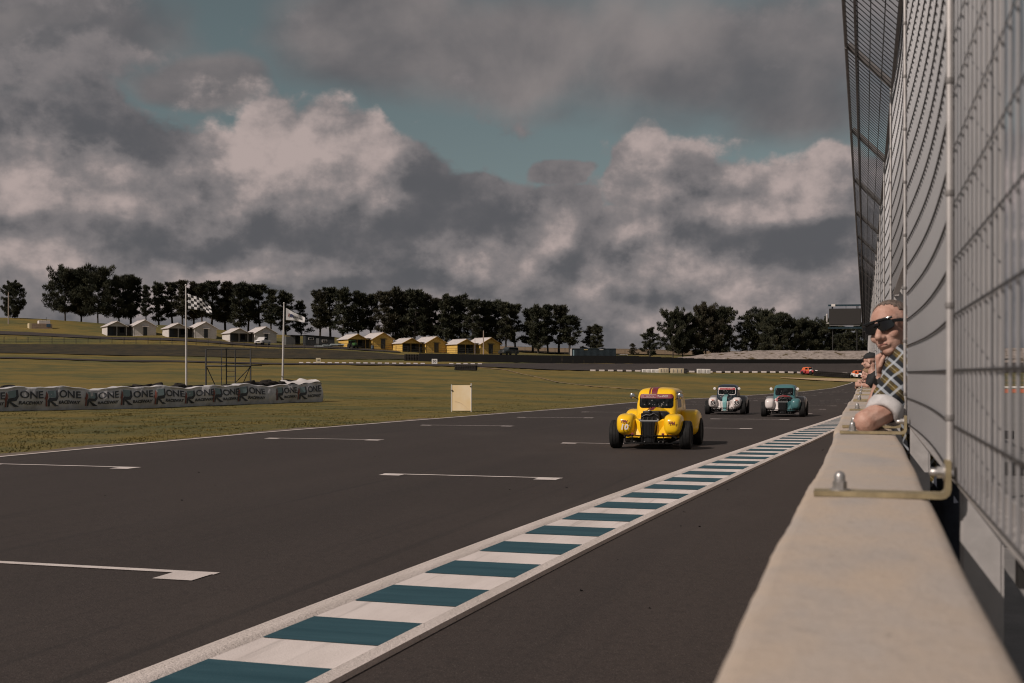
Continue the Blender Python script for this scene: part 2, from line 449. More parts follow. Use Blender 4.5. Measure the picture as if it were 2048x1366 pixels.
def _wpaint(nt, pos):
    wear = noise(nt, vmap(nt, pos, (2.5, 0.6, 1)), 1.0, 6.0, 0.65)
    fine = noise(nt, pos, 70.0, 3.0, 0.7)
    scuff = noise(nt, vmap(nt, pos, (11.0, 0.45, 1), rot=(0, 0, 0.06)), 1.0, 4.0, 0.6)
    c = mixc(nt, wear.smooth(0.35, 0.72), (0.66, 0.585, 0.555), (0.54, 0.475, 0.445))
    c = mixc(nt, scuff.smooth(0.56, 0.74) * 0.5, c, (0.33, 0.29, 0.27))
    c = mixc(nt, fine.smooth(0.60, 0.75) * 0.55, c, (0.30, 0.26, 0.235))
    return c, 0.7, fine, 0.003
M_WPAINT = shader('white_paint', _wpaint)
def _kerbrough(nt, pos):
    wear = noise(nt, vmap(nt, pos, (6, 0.5, 1)), 1.0, 5.0, 0.6)
    fine = noise(nt, pos, 45.0, 4.0, 0.75)
    c = mixc(nt, wear.smooth(0.3, 0.7), (0.64, 0.565, 0.53), (0.52, 0.455, 0.415))
    c = mixc(nt, fine.smooth(0.54, 0.70) * 0.6, c, (0.26, 0.22, 0.19))
    return c, 0.85, fine, 0.012
M_KERB = shader('rough_white_concrete', _kerbrough)
def _teal(nt, pos):
    wear = noise(nt, vmap(nt, pos, (1.0, 9.0, 1)), 1.0, 5.0, 0.6)
    fine = noise(nt, pos, 60.0, 3.0, 0.7)
    c = mixc(nt, wear.smooth(0.3, 0.75), (0.0155, 0.057, 0.075), (0.031, 0.085, 0.107))
    c = mixc(nt, fine.smooth(0.68, 0.76) * 0.5, c, (0.20, 0.22, 0.22))
    return c, 0.6, fine, 0.002
M_TEAL = shader('teal_paint', _teal)
def _conc(nt, pos):
    big = noise(nt, vmap(nt, pos, (5, 2.2, 5)), 1.0, 5.0, 0.6)
    cool = noise(nt, vmap(nt, pos, (4, 1.6, 4), (3, 1, 0)), 1.0, 4.0, 0.55)
    fine = noise(nt, pos, 60.0, 4.0, 0.7)
    pit = noise(nt, pos, 28.0, 2.0, 0.5)
    c = mixc(nt, big.smooth(0.34, 0.68), (0.430, 0.375, 0.335), (0.480, 0.385, 0.305))
    c = mixc(nt, cool.smooth(0.50, 0.70) * 0.7, c, (0.36, 0.33, 0.315))
    c = mixc(nt, fine.smooth(0.45, 0.75) * 0.22, c, (0.22, 0.185, 0.155))
    c = mixc(nt, pit.smooth(0.70, 0.76) * 0.5, c, (0.14, 0.12, 0.105))
    return c, 0.85, fine, 0.0025
M_CONC = shader('barrier_concrete', _conc)
M_SLAB = mat('grey_concrete_slab', (0.19, 0.18, 0.175), 0.9, var=0.2, vscale=2, bump=0.3, bscale=60, coord='World')
M_GALV = mat('galvanised_steel', (0.45, 0.425, 0.415), 0.5, metal=0.35, var=0.12, vscale=14, coord='World')
M_GALVD = mat('dull_galvanised_steel', (0.20, 0.187, 0.182), 0.6, metal=0.3, var=0.15, vscale=10, coord='World')
M_WIRE = mat('galvanised_wire', (0.37, 0.365, 0.375), 0.5, metal=0.2)
M_WIRED = mat('shaded_wire', (0.055, 0.052, 0.052), 0.6, metal=0.4)  # cross and overhang wires: the shade on them is put into the colour
M_ZINC = mat('yellow_zinc_plate', (0.34, 0.275, 0.165), 0.5, metal=0.5, var=0.25, vscale=25, coord='World')
M_BOLT = mat('bolt_steel', (0.42, 0.40, 0.39), 0.38, metal=0.7, var=0.2, vscale=40, coord='World')
M_BLACK = mat('black_rubber', (0.011, 0.0105, 0.0105), 0.95, spec=0.15, var=0.3, vscale=20)
M_TYRE = mat('tyre_rubber', (0.013, 0.0125, 0.0125), 0.75, spec=0.25, var=0.3, vscale=9, bump=0.2, bscale=60)
M_DUSTY = mat('dusty_rubber', (0.022, 0.019, 0.0175), 0.95, spec=0.15, var=0.45, vscale=3)
M_DKSTEEL = mat('dark_steel', (0.028, 0.026, 0.025), 0.55, metal=0.3, var=0.25, vscale=8)
M_CHROME = mat('chrome', (0.62, 0.60, 0.58), 0.16, metal=1.0)
M_ALLOY = mat('alloy', (0.40, 0.39, 0.385), 0.32, metal=0.9)
M_GLASS = mat('dark_glass', (0.010, 0.012, 0.013), 0.2, spec=0.05, var=0.6, vscale=14)
# ------------------------------------------------------------------ the ground
def _curve(P):
    xs = np.arange(-40, 240, 0.25); ys = np.interp(xs, [p[0] for p in P], [p[1] for p in P])
    k = np.hanning(33); k /= k.sum(); yp = np.pad(ys, 16, mode='edge'); ys = np.convolve(yp, k, 'valid')
    return lambda q: float(np.interp(q, xs, ys))
L_edge = _curve([(-40, -14.9), (10, -14.85), (18, -14.78), (33, -14.6), (47, -14.3), (68, -13.6), (89, -12.1), (110, -9.4), (133, -6.2), (158, -3.8), (182, -2.1), (240, 1.0)])
K_edge = _curve([(-40, -3.75), (0, -3.58), (5, -3.46), (10.5, -3.2), (18, -2.72), (27.7, -2.05), (38, -1.4), (48.8, -0.83), (60, -0.4), (240, -0.3)])
def R_edge(y): return 0.0 if y < 64 else (L_edge(y) + 13.6 if y > 80 else (1 - (y - 64) / 16) * 0.0 + (y - 64) / 16 * (L_edge(80) + 13.6))
def T_ref(y): return K_edge(y) if y < 46 else L_edge(y) + 13.4

def ground():
    Dr = np.concatenate([np.arange(-60, 15, 5), np.arange(15, 110, 1.5), np.arange(110, 330, 2.0), np.arange(330, 620, 10), [700, 900, 1300, 2000, 3500]])
    t = np.linspace(-1, 1, 261); t = np.sign(t) * np.abs(t) ** 1.25 * 1.25
    DD, TT = np.meshgrid(Dr, t, indexing='ij')
    RR = TT * (np.abs(DD) + 45)
    X = RR * CS - DD * SN; Y = RR * SN + DD * CS
    rng = np.random.RandomState(3)
    Z = gz_arr(X, Y)
    Z = Z + np.where(DD > 100, rng.uniform(-0.06, 0.06, Z.shape), rng.uniform(-0.015, 0.015, Z.shape)) - 0.02
    Lv = np.vectorize(L_edge)(Y.ravel()).reshape(Y.shape); Rv = np.vectorize(R_edge)(Y.ravel()).reshape(Y.shape)
    ins = (Y > -45) & (Y < 186) & (X > Lv + 0.5) & (X < np.maximum(Rv, 1.0) + 6)
    Z = np.where(ins, Z - 0.14, Z)
    n, m = X.shape
    V_ = np.stack([X, Y, Z], -1).reshape(-1, 3)
    idx = np.arange(n * m).reshape(n, m)
    Fc = np.stack([idx[:-1, :-1], idx[:-1, 1:], idx[1:, 1:], idx[1:, :-1]], -1).reshape(-1, 4)
    me = bpy.data.meshes.new('grass_ground'); me.from_pydata(V_.tolist(), [], Fc.tolist()); me.materials.append(M_GRASS)
    me.polygons.foreach_set('use_smooth', [True] * len(me.polygons)); me.update()
    tag(link('grass_ground', me), kind='structure')
ground()

def strip(name, rows, m, lift, parent=None, nx=1, kind='structure'):
    """rows of (left point, right point) laid on the ground"""
    mb = MB(); n = nx + 1
    for a, b in rows:
        for k in range(n):
            x = a[0] + (b[0] - a[0]) * k / nx; y = a[1] + (b[1] - a[1]) * k / nx
            mb.v.append((x, y, gz(x, y) + lift))
    for i in range(len(rows) - 1):
        for k in range(nx):
            q = i * n + k; mb.f.append((q, q + 1, q + n + 1, q + n)); mb.m.append(0)
    o = mb.build(name, m, parent, smooth=40)
    if parent is None: tag(o, kind=kind)
    return o
YS = [y for y in np.arange(-30, 100, 1.0)] + [y for y in np.arange(100, 187, 2.0)]
track = strip('race_track', [((L_edge(y), y), (R_edge(y), y)) for y in YS], M_ASPH, 0.02, nx=16)
strip('edge_line', [((L_edge(y) + 0.06, y), (L_edge(y) + 0.19, y)) for y in YS], M_WPAINT, 0.028, track)
_rv = random.Random(21)
_dv = []
for y in np.arange(-10, 120, 0.35):
    w = 0.22 + 0.16 * sin(y * 0.7) + 0.10 * sin(y * 2.1 + 1) + _rv.uniform(-.08, .12)
    _dv.append(((L_edge(y) - max(w, 0.06), y), (L_edge(y) + 0.05, y)))
strip('dirt_shoulder', _dv, mat('shoulder_dirt', (0.125, 0.095, 0.072), 0.95, var=0.45, vscale=5, coord='World'), 0.026, nx=2)
# grid boxes: a cross line with a short return at each end
for k in range(-1, 17):
    yy = 7.9 + 8.5 * k
    for (o0, o1) in ((-3.95, -1.25), (-10.9, -8.05)):
        t = T_ref(yy)
        mb = MB(); z = 0.026
        def q(x0, x1, y0, y1):
            P = [(x0, y0), (x1, y0), (x1, y1), (x0, y1)]
            mb.add([(x, y, gz(x, y) + z) for x, y in P], [(0, 1, 2, 3)])
        for s in range(6):
            q(t + o0 + (o1 - o0) * s / 6, t + o0 + (o1 - o0) * (s + 1) / 6, yy - 0.09, yy)
        q(t + o1 - 0.34, t + o1 - 0.02, yy - 0.36, yy - 0.09); q(t + o0 + 0.02, t + o0 + 0.34, yy - 0.3, yy - 0.09)
        mb.build('grid_line', M_WPAINT, track)
# scuffs, chips and tar flecks on the runoff
rr = random.Random(5)
fl = MB()
for i in range(46):
    y = rr.uniform(3, 30); x = rr.uniform(K_edge(y) - 7 if i % 3 else K_edge(y) + 1.1, -0.2); r = rr.uniform(0.008, 0.022)
    n = rr.randint(4, 6); a0 = rr.random() * 6
    fl.add([(x + r * cos(a0 + 2 * pi * k / n) * rr.uniform(.6, 1.3), y + r * sin(a0 + 2 * pi * k / n) * rr.uniform(.6, 1.3), gz(x, y) + 0.022 + 0.008 * (k % 2)) for k in range(n)], [tuple(range(n))])
tag(fl.build('loose_chips', M_BLACK, track), kind='stuff')
# kerb
def kpt(y, o):
    s = (K_edge(y + 0.3) - K_edge(y - 0.3)) / 0.6
    q = 1 / sqrt(1 + s * s)
    x, yy = K_edge(y) + o * q, y - o * s * q
    return (min(x, -0.135), yy)
kys = list(np.arange(-6, 56, 0.5))
def kstrip(name, prof, m, parent=None, ys=kys):
    mb = MB(); n = len(prof)
    for y in ys:
        for o, h in prof:
            x, yy = kpt(y, o); mb.v.append((x, yy, gz(x, yy) + 0.02 + h))
    for i in range(len(ys) - 1):
        for k in range(n - 1):
            a = i * n + k; mb.f.append((a, a + 1, a + n + 1, a + n)); mb.m.append(0)
    return mb.build(name, m, parent, smooth=50)
kerb = tag(kstrip('kerb', [(0.215, 0.0), (0.22, 0.022), (0.93, 0.026), (0.935, 0.030)], M_WPAINT), kind='structure')
kstrip('kerb_lip', [(0.0, 0.0), (0.012, 0.016), (0.06, 0.030), (0.10, 0.024), (0.125, 0.034), (0.19, 0.032), (0.222, 0.020)], M_KERB, kerb)
kstrip('kerb_border', [(0.932, 0.020), (0.935, 0.034), (1.03, 0.030), (1.035, 0.0)], M_KERB, kerb)
for k in range(-3, 40):
    y1 = 5.43 + 1.131 * k; y0 = y1 - 0.60
    if kpt(y1, 0.25)[0] >= -0.14: break
    kstrip('kerb_block', [(0.225, 0.0265), (0.46, 0.0275), (0.70, 0.0285), (0.928, 0.0305)], M_TEAL, kerb, [y0 + (y1 - y0) * j / 3 for j in range(4)])

# ground behind the fence
ap = MB()
for i in range(-3, 15):
    y0, y1 = i * 5.0, i * 5.0 + 4.985
    ap.box((6.28, (y0 + y1) / 2, 0.02), (12, y1 - y0, 0.6))
tag(ap.build('spectator_apron', M_SLAB), kind='structure')

# the far end: the turn, the loop road, banks, gravel
def band(name, pts, m, lift, nx=4, parent=None):
    """pts: (bearing px, near distance, far distance)"""
    rows = []
    for i in range(len(pts) - 1):
        (p0, a0, b0), (p1, a1, b1) = pts[i], pts[i + 1]
        n = max(2, int(abs(p1 - p0) / 12))
        for k in range(n + (i == len(pts) - 2)):
            t = k / n; p = p0 + (p1 - p0) * t
            A_, B_ = W(p, a0 + (a1 - a0) * t), W(p, b0 + (b1 - b0) * t)
            rows.append((A_, B_))
    return strip(name, rows, m, lift, parent, nx)
turn = band('far_track', [(-300, 203, 208.5), (300, 203.5, 209), (600, 203, 209.5), (860, 201.5, 209.5), (980, 198, 212), (1100, 195, 214.5), (1300, 194, 214), (1500, 194.5, 214), (1730, 199, 217), (2200, 203, 224)], M_ASPH, 0.12, 8)
band('gravel_trap', [(1560, 183, 183.4), (1600, 181.5, 184.5), (1650, 180, 187), (1735, 178, 189.5), (1900, 178, 190)], M_GRAVEL, 0.10, 5)
band('dirt_path', [(960, 196, 197.3), (1010, 190, 191.3), (1060, 170, 171.4), (1110, 150, 151.6), (1180, 134, 135.4), (1260, 124, 125.0), (1290, 121, 121.4)], M_DIRT, 0.06, 2)
band('hill_road', [(-300, 248, 254), (0, 248.5, 254), (200, 246, 251), (350, 245, 250.5), (560, 244, 251), (700, 243, 251), (800, 244, 250)], M_ASPH, 0.12, 3)
band('dirt_verge', [(780, 227, 232), (850, 225, 240), (950, 224, 246), (1060, 224, 246), (1130, 225, 236)], M_DIRT, 0.08, 3)
band('grass_bank', [(-300, 226, 239), (0, 226, 238.5), (300, 225.5, 238.2), (600, 226, 239), (760, 225, 238), (830, 226, 234)], M_BANK, 0.10, 6)
band('dry_field', [(960, 288, 372), (1130, 289, 374), (1400, 300, 374), (2000, 300, 374)], M_FIELD, 0.2, 12)
# the painted dashes along the loop road
for k in range(26):
    p0 = 598 + k * 14.3; p1 = p0 + 8.5
    if 855 < p0 < 885: continue
    A_, B_ = W(p0, 209.2), W(p1, 209.2); C_, D_ = W(p1, 210.4), W(p0, 210.4)
    mb = MB(); top = [(q.x, q.y, gz(q.x, q.y) + 0.24) for q in (A_, B_, C_, D_)]; bot = [(q[0], q[1], q[2] - 0.2) for q in top]
    mb.add(bot + top, [(4, 5, 6, 7), (0, 1, 5, 4), (1, 2, 6, 5), (2, 3, 7, 6), (3, 0, 4, 7)])
    mb.build('kerb_block', M_WPAINT, turn)
for k in range(30):
    p0 = 1180 + k * 18; p1 = p0 + 11; dn = float(np.interp(p0, [1100, 1300, 1500, 1730], [194.6, 193.6, 194.1, 198.6]))
    A_, B_ = W(p0, dn), W(p1, dn); C_, D_ = W(p1, dn + 0.9), W(p0, dn + 0.9)
    mb = MB(); top = [(q.x, q.y, gz(q.x, q.y) + 0.22) for q in (A_, B_, C_, D_)]; bot = [(q[0], q[1], q[2] - 0.2) for q in top]
    mb.add(bot + top, [(4, 5, 6, 7), (0, 1, 5, 4), (1, 2, 6, 5), (2, 3, 7, 6), (3, 0, 4, 7)])
    mb.build('kerb_block', M_KERB, turn)
# pale earth mound behind the turn
mb = MB(); cols = []
for k in range(81):
    px = 1338 + (2350 - 1338) * k / 80
    ty = float(np.interp(px, [1338, 1430, 1520, 1650, 1740, 1900, 2100, 2350], [717, 706, 700.5, 701, 702, 700, 694, 690])) + 0.5 * sin(px * 0.21) + 0.4 * sin(px * 0.083)
    rows = []
    for j, (D, t) in enumerate(((221.5, 0), (224, 0.35), (226.5, 0.72), (229, 1.0), (233, 1.0), (238, 0.5), (244, 0.0))):
        g = W(px, D); zb = gz(g.x, g.y) - 0.3; zt = HC + (HY - ty) * 229 / F
        w = 0.25 * sin(k * 1.7 + j * 2.1) + 0.15 * sin(k * 0.6 + j)
        rows.append((g.x, g.y, zb + max(zt - zb, 0.15) * t + (w * 0.3 if 0 < t < 1 else 0)))
    cols.append(rows)
mb.ring_loft([[Vector(p) for p in c] for c in cols], False, False, closed=False)
tag(mb.build('earth_mound', M_EARTH, smooth=60), kind='structure')

# ------------------------------------------------------------------ grass blades along the verge
def blades():
    rng = np.random.RandomState(11)
    N = 190000
    D = 17 + 75 * rng.rand(N) ** 1.5
    px = rng.uniform(-120, 1700, N)
    r = (px - CX) / F * D
    x = r * CS - D * SN; y = r * SN + D * CS
    Lv = np.interp(y, np.arange(-40, 200, 0.5), [L_edge(q) for q in np.arange(-40, 200, 0.5)])
    patch = np.sin(x * 1.3) * np.sin(y * 0.7) + np.sin(x * 0.31 + y * 0.23)
    ok = (x < Lv - 0.12 - 0.25 * rng.rand(N) ** 2) & (rng.rand(N) < 0.72 + 0.25 * patch)
    x, y, D = x[ok], y[ok], D[ok]; n = len(x)
    z = gz_arr(x, y) - 0.03
    h = (0.022 + 0.034 * rng.rand(n) ** 2) * (1.0 - 0.006 * D); w = 0.008 + 0.0005 * D
    a = rng.rand(n) * 2 * pi; lean = rng.normal(0, 0.5, (n, 2)) * h[:, None]
    dx, dy = np.cos(a) * w, np.sin(a) * w
    Vv = np.empty((n, 3, 3))
    Vv[:, 0] = np.stack([x - dx, y - dy, z], -1); Vv[:, 1] = np.stack([x + dx, y + dy, z], -1)
    Vv[:, 2] = np.stack([x + lean[:, 0], y + lean[:, 1], z + h], -1)
    me = bpy.data.meshes.new('grass_blades')
    me.vertices.add(n * 3); me.vertices.foreach_set('co', Vv.ravel())
    me.loops.add(n * 3); me.loops.foreach_set('vertex_index', np.arange(n * 3, dtype=np.int32))
    me.polygons.add(n); me.polygons.foreach_set('loop_start', np.arange(0, n * 3, 3, dtype=np.int32)); me.polygons.foreach_set('loop_total', np.full(n, 3, dtype=np.int32))
    me.materials.append(M_BLADES); me.update(calc_edges=True); me.validate()
    tag(link('grass_blades', me), 'short mown grass of the trackside verge', 'grass', kind='stuff')
def _blades(nt, pos):
    a = noise(nt, vmap(nt, pos, (0.35, 0.5, 0.35)), 1.0, 5.0, 0.6)
    b = noise(nt, pos, 9.0, 3.0, 0.7)
    c = mixc(nt, a.smooth(0.35, 0.68), (0.098, 0.088, 0.030), (0.168, 0.122, 0.032))
    c = mixc(nt, b.smooth(0.5, 0.7) * 0.7, c, (0.185, 0.142, 0.048))
    c = mixc(nt, b.smooth(0.45, 0.3) * 0.7, c, (0.080, 0.078, 0.030))
    return c, 0.9, None, 0
M_BLADES = shader('grass_blade', _blades)
blades()
# ------------------------------------------------------------------ concrete barrier with its catch fence
WTOP = HC - 0.24; FX = 0.166
SEG = 5.52
POSTY = []
def barrier_segments():
    rng = random.Random(2)
    y0 = -0.36 - SEG
    k = 0
    while y0 < 72:
        y1 = y0 + SEG - 0.03
        t = thing('concrete_barrier', 'concrete barrier block, %s along the pit wall counted from the camera' % nth(k + 1), 'barrier', ((0, (y0 + y1) / 2, 0)), 0, 'concrete blocks of the pit wall')
        org = (0, (y0 + y1) / 2, 0)
        dx = rng.uniform(-0.005, 0.005) if k > 1 else 0.0; dr = rng.uniform(-0.002, 0.002)
        n = 90 if k < 3 else 24
        rings = []
        for i in range(n + 1):
            y = y0 + (y1 - y0) * i / n
            e = min(i, n - i) * (y1 - y0) / n
            cut = max(0, 0.02 - e) * 0.8
            wl = 0.003 * sin(y * 1.9 + k) + 0.0014 * sin(y * 5.7 + 2 * k) + 0.0008 * sin(y * 13 + k) + 0.0006 * sin(y * 41)
            wr = 0.002 * sin(y * 1.9 + 1) + 0.0012 * sin(y * 6.1 + k)
            zt = WTOP + 0.0012 * sin(y * 3.1 + k) + 0.0006 * sin(y * 8.3) - cut
            a, b = -0.124 + wl + dx + dr * (y - y0) + cut, 0.124 + wr + dx - cut
            c = 0.017
            rings.append([Vector(p) for p in ((a - 0.012, y, -0.4), (a - 0.004, y, 0.6), (a, y, zt - c * 1.3), (a + c * 0.18, y, zt - c * 0.5), (a + c * 0.6, y, zt - c * 0.12), (a + c * 1.4, y, zt),
                          (0.25 * a + 0.25 * b, y, zt + 0.001), (b - c * 1.4, y, zt), (b - c * 0.6, y, zt - c * 0.12), (b - c * 0.18, y, zt - c * 0.5), (b, y, zt - c * 1.3), (b + 0.004, y, 0.6), (b + 0.012, y, -0.4))])
        mb = MB(); mb.ring_loft(rings)
        mb.build('block', M_CONC, t, smooth=50, org=org)
        y0 += SEG; k += 1
barrier_segments()

# L-shaped tie brackets bolted to the barrier top
def bracket(y, label):
    t = thing('tie_bracket', label, 'bracket', (0, y, WTOP), 0, 'brackets tying the fence to the barrier')
    mb = MB(); w, th = 0.055, 0.010
    x0, x1, r = -0.095, 0.155, 0.018
    prof = [(x0, 0.003), (x1 - r, 0.003)] + [(x1 - r + r * sin(a), 0.003 + r - r * cos(a)) for a in (0.5, 1.0, pi / 2)] + [(x1, 0.075)]
    inner = [(x0, 0.003 + th), (x1 - r, 0.003 + th)] + [(x1 - r + (r - th) * sin(a), 0.003 + r - (r - th) * cos(a)) for a in (0.5, 1.0, pi / 2)] + [(x1 - th, 0.075)]
    P = prof + inner[::-1]
    mb.ring_loft([[Vector((x, -w / 2, z)) for x, z in P], [Vector((x, w / 2, z)) for x, z in P]])
    mb.build('plate', M_ZINC, t, smooth=35)
    b = MB(); c = (-0.047, 0, 0.013)
    b.lathe([(0.019, 0), (0.019, 0.003)], c, n=20)
    b.lathe([(0.0135, 0.003), (0.0135, 0.017), (0.012, 0.018)], c, n=6)
    b.lathe([(0.0105, 0.018), (0.0105, 0.028), (0.008, 0.034), (0.003, 0.037)], c, n=16)
    b.build('bolt', M_BOLT, t, smooth=40)
    b = MB(); c = (x1 - th, 0, 0.052)
    b.lathe([(0.016, 0), (0.016, -0.003)], c, 'x', 16); b.lathe([(0.012, -0.003), (0.012, -0.014)], c, 'x', 6); b.lathe([(0.008, -0.014), (0.008, -0.024), (0.005, -0.028)], c, 'x', 14)
    b.build('bolt', M_BOLT, t, smooth=40)
BY = []
k = 0; y0 = -0.36
while y0 < 60:
    BY += [y0 + 0.27, y0 + SEG / 2, y0 + SEG - 0.27]; y0 += SEG
BY = [y for y in BY if 1.0 < y < 58]
BY[0] = 2.41
for i, y in enumerate(BY):
    bracket(y, 'yellow zinc tie bracket with two bolts, %s from the camera along the barrier' % nth(i + 1))

ZJ = HC + 1.79; ZB = HC - 0.205                     # top of the upright mesh and its bottom edge
OX, OZ = -0.115, HC + 2.075                          # outer edge of the overhang
PY = [-0.36 + 2.76 * i for i in range(0, 27)]
PY[1], PY[2] = 2.43, 5.10
def fence_post(y, i):
    t = thing('fence_post', 'steel catch fence post with inclined top arm, %s from the camera' % nth(i + 1), 'post', (FX, y, 0.32), 0, 'steel posts of the catch fence')
    mb = MB(); x0 = 0.010
    zt = ZJ - 0.32
    mb.box((x0 + 0.036, 0, zt / 2), (0.066, 0.006, zt))                       # web, seen flat on
    mb.box((x0 + 0.001, 0.010, zt / 2), (0.005, 0.020, zt)); mb.box((x0 + 0.072, 0.012, zt / 2), (0.006, 0.024, zt))
    mb.box((x0 + 0.06, 0.0, 0.006), (0.2, 0.16, 0.012))
    mb.build('upright', M_GALV, t)
    a = MB(); a.path([(x0 + 0.02, 0, zt - 0.01), (OX - FX + 0.012, 0, OZ - 0.32 + 0.012)], 0.024, 4)
    a.build('arm', M_GALVD, t)
    r = MB(); r.path([(-0.011, 0.0, ZB - 0.32 + 0.02), (-0.011, 0.0, zt)], 0.0065, 8)
    r.build('tie_rod', M_GALV, t, smooth=40)
    for j in range(9 if i < 8 else 0):
        c = MB(); c.lathe([(0.008, -0.006), (0.0092, 0), (0.008, 0.006)], (-0.011, 0.0, ZB - 0.32 + 0.12 + 0.214 * j), n=8); c.build('clip', M_GALVD, t, smooth=30)
    if i < 4:
        b = MB(); b.box((x0 + 0.40, 0.02, ZB - 0.32 - 0.175), (0.60, 0.05, 0.05)); b.build('outrigger', M_DKSTEEL, t)
for i, y in enumerate(PY): fence_post(y, i)

def wire(n=5, r=0.0026): 
    return MB().path([(0, 0, 0), (0, 0, 1)], r, n)
_w1 = wire(6, 0.0030); _w1m = bpy.data.meshes.new('vertical_wire'); _w1m.from_pydata([tuple(p) for p in _w1.v], [], _w1.f); _w1m.materials.append(M_WIRE); _w1m.polygons.foreach_set('use_smooth', [True] * len(_w1m.polygons))
_w2 = MB().path([(0.018 * sin(pi * k / 14), 0, k / 14) for k in range(15)], 0.0026, 6); _w2m = bpy.data.meshes.new('cross_wire'); _w2m.from_pydata([(p[0], p[2], p[1]) for p in _w2.v], [], [f[::-1] for f in _w2.f]); _w2m.materials.append(M_WIRED); _w2m.polygons.foreach_set('use_smooth', [True] * len(_w2m.polygons))
def fence_panel(i):
    y0, y1 = PY[i] + 0.014, PY[i + 1] - 0.014
    opening = (i == 2)
    zb = HC + 0.50 if opening else ZB
    lab = 'weldmesh fence panel, %s from the camera along the pit wall' % nth(i + 1)
    if opening: lab = 'raised weldmesh fence panel over the opening where the man leans out'
    t = thing('mesh_fence', lab, 'fence', (FX, y0, zb), 0, 'weldmesh panels of the catch fence')
    Lp = y1 - y0; H = ZJ - zb
    nv = max(2, round(Lp / 0.076)); nh = max(2, round(H / 0.1075))
    bw = 0.25 if i == 0 else 1.0                    # the sheets bow outwards between the posts
    if i < 4:
        for k in range(nv + 1):
            o = link('vertical_wire', _w1m, t); o.location = (bw * 0.018 * sin(pi * k / nv), Lp * k / nv, 0); o.scale = (1, 1, H)
        for k in range(nh + 1):
            o = link('cross_wire', _w2m, t); o.location = (-0.0048, 0, H * k / nh if k else 0.004); o.scale = (bw, Lp, 1)
    else:
        mb = MB(); nn = 4 if i > 8 else 5
        for k in range(nv + 1): mb.path([(0.018 * sin(pi * k / nv), Lp * k / nv, 0), (0.018 * sin(pi * k / nv), Lp * k / nv, H)], 0.0030, nn, 0, False)
        for k in range(nh + 1): mb.path([(-0.0048 + 0.018 * sin(pi * j / 8), Lp * j / 8, H * k / nh) for j in range(9)], 0.0026, nn, 1, False)
        tag(mb.build('wire_mesh', [M_WIRE, M_WIRED], t), kind='stuff')
    fr = MB(); fr.box((0.018, Lp / 2, -0.006), (0.034, Lp, 0.005)); fr.box((0.033, Lp / 2, 0.010), (0.004, Lp, 0.030))
    fr.build('bottom_rail', M_GALV, t)
    # inclined overhang
    a = Vector((0, 0, ZJ - zb)); b = Vector((OX - FX, 0, OZ - zb)); u = b - a; ul = u.length; nrm = Vector((u.z, 0, -u.x)).normalized()
    ov = MB()
    no = round(Lp / 0.0985)
    for k in range(no + 1):
        off = Vector((0, Lp * k / no, 0)); ov.path([a + off, b + off], 0.0026, 4, 0, False)
    for k in range(1, 4):
        p = a + u * k / 4 + nrm * 0.005; ov.path([p, p + Vector((0, Lp, 0))], 0.003, 4, 0, False)
    tag(ov.build('overhang_mesh', M_WIRED, t), kind='stuff')
    e = MB(); e.path([b, b + Vector((0, Lp, 0))], 0.011, 6); e.path([a + u * 0.78, a + u * 0.78 + Vector((0, Lp, 0))], 0.008, 6); e.path([a, a + Vector((0, Lp, 0))], 0.011, 6)
    e.build('overhang_rail', M_GALVD, t, smooth=40)
for i in range(len(PY) - 1): fence_panel(i)
# black shade cloth hung low behind the posts
for i in (3, 4, 5):
    y0, y1 = PY[i] + 0.05, PY[i + 1] - 0.05
    if i == 2: continue
    t = thing('shade_cloth', 'black mesh shade cloth hung low behind the fence, %s bay from the camera' % nth(i + 1), 'cloth', (0.31, y0, 0.34), 0, 'shade cloth behind the fence')
    n = 20; rows = []
    for k in range(n + 1):
        y = (y1 - y0) * k / n
        rows.append([Vector((0.012 * sin(k * 1.9 + j) + 0.05, y, 0.02 + 0.70 * j / 5 - (0.03 * sin(pi * k / n) if j == 5 else 0))) for j in range(6)])
    mb = MB(); mb.ring_loft(rows, False, False, closed=False)
    o = mb.build('cloth', M_BLACK, t, smooth=60)
    h = MB(); h.path([(0.05 + 0.004, (y1 - y0) * k / 10, 0.725 - 0.03 * sin(pi * k / 10)) for k in range(11)], 0.004, 5); h.build('hem_cord', M_WIRE, t, smooth=40)
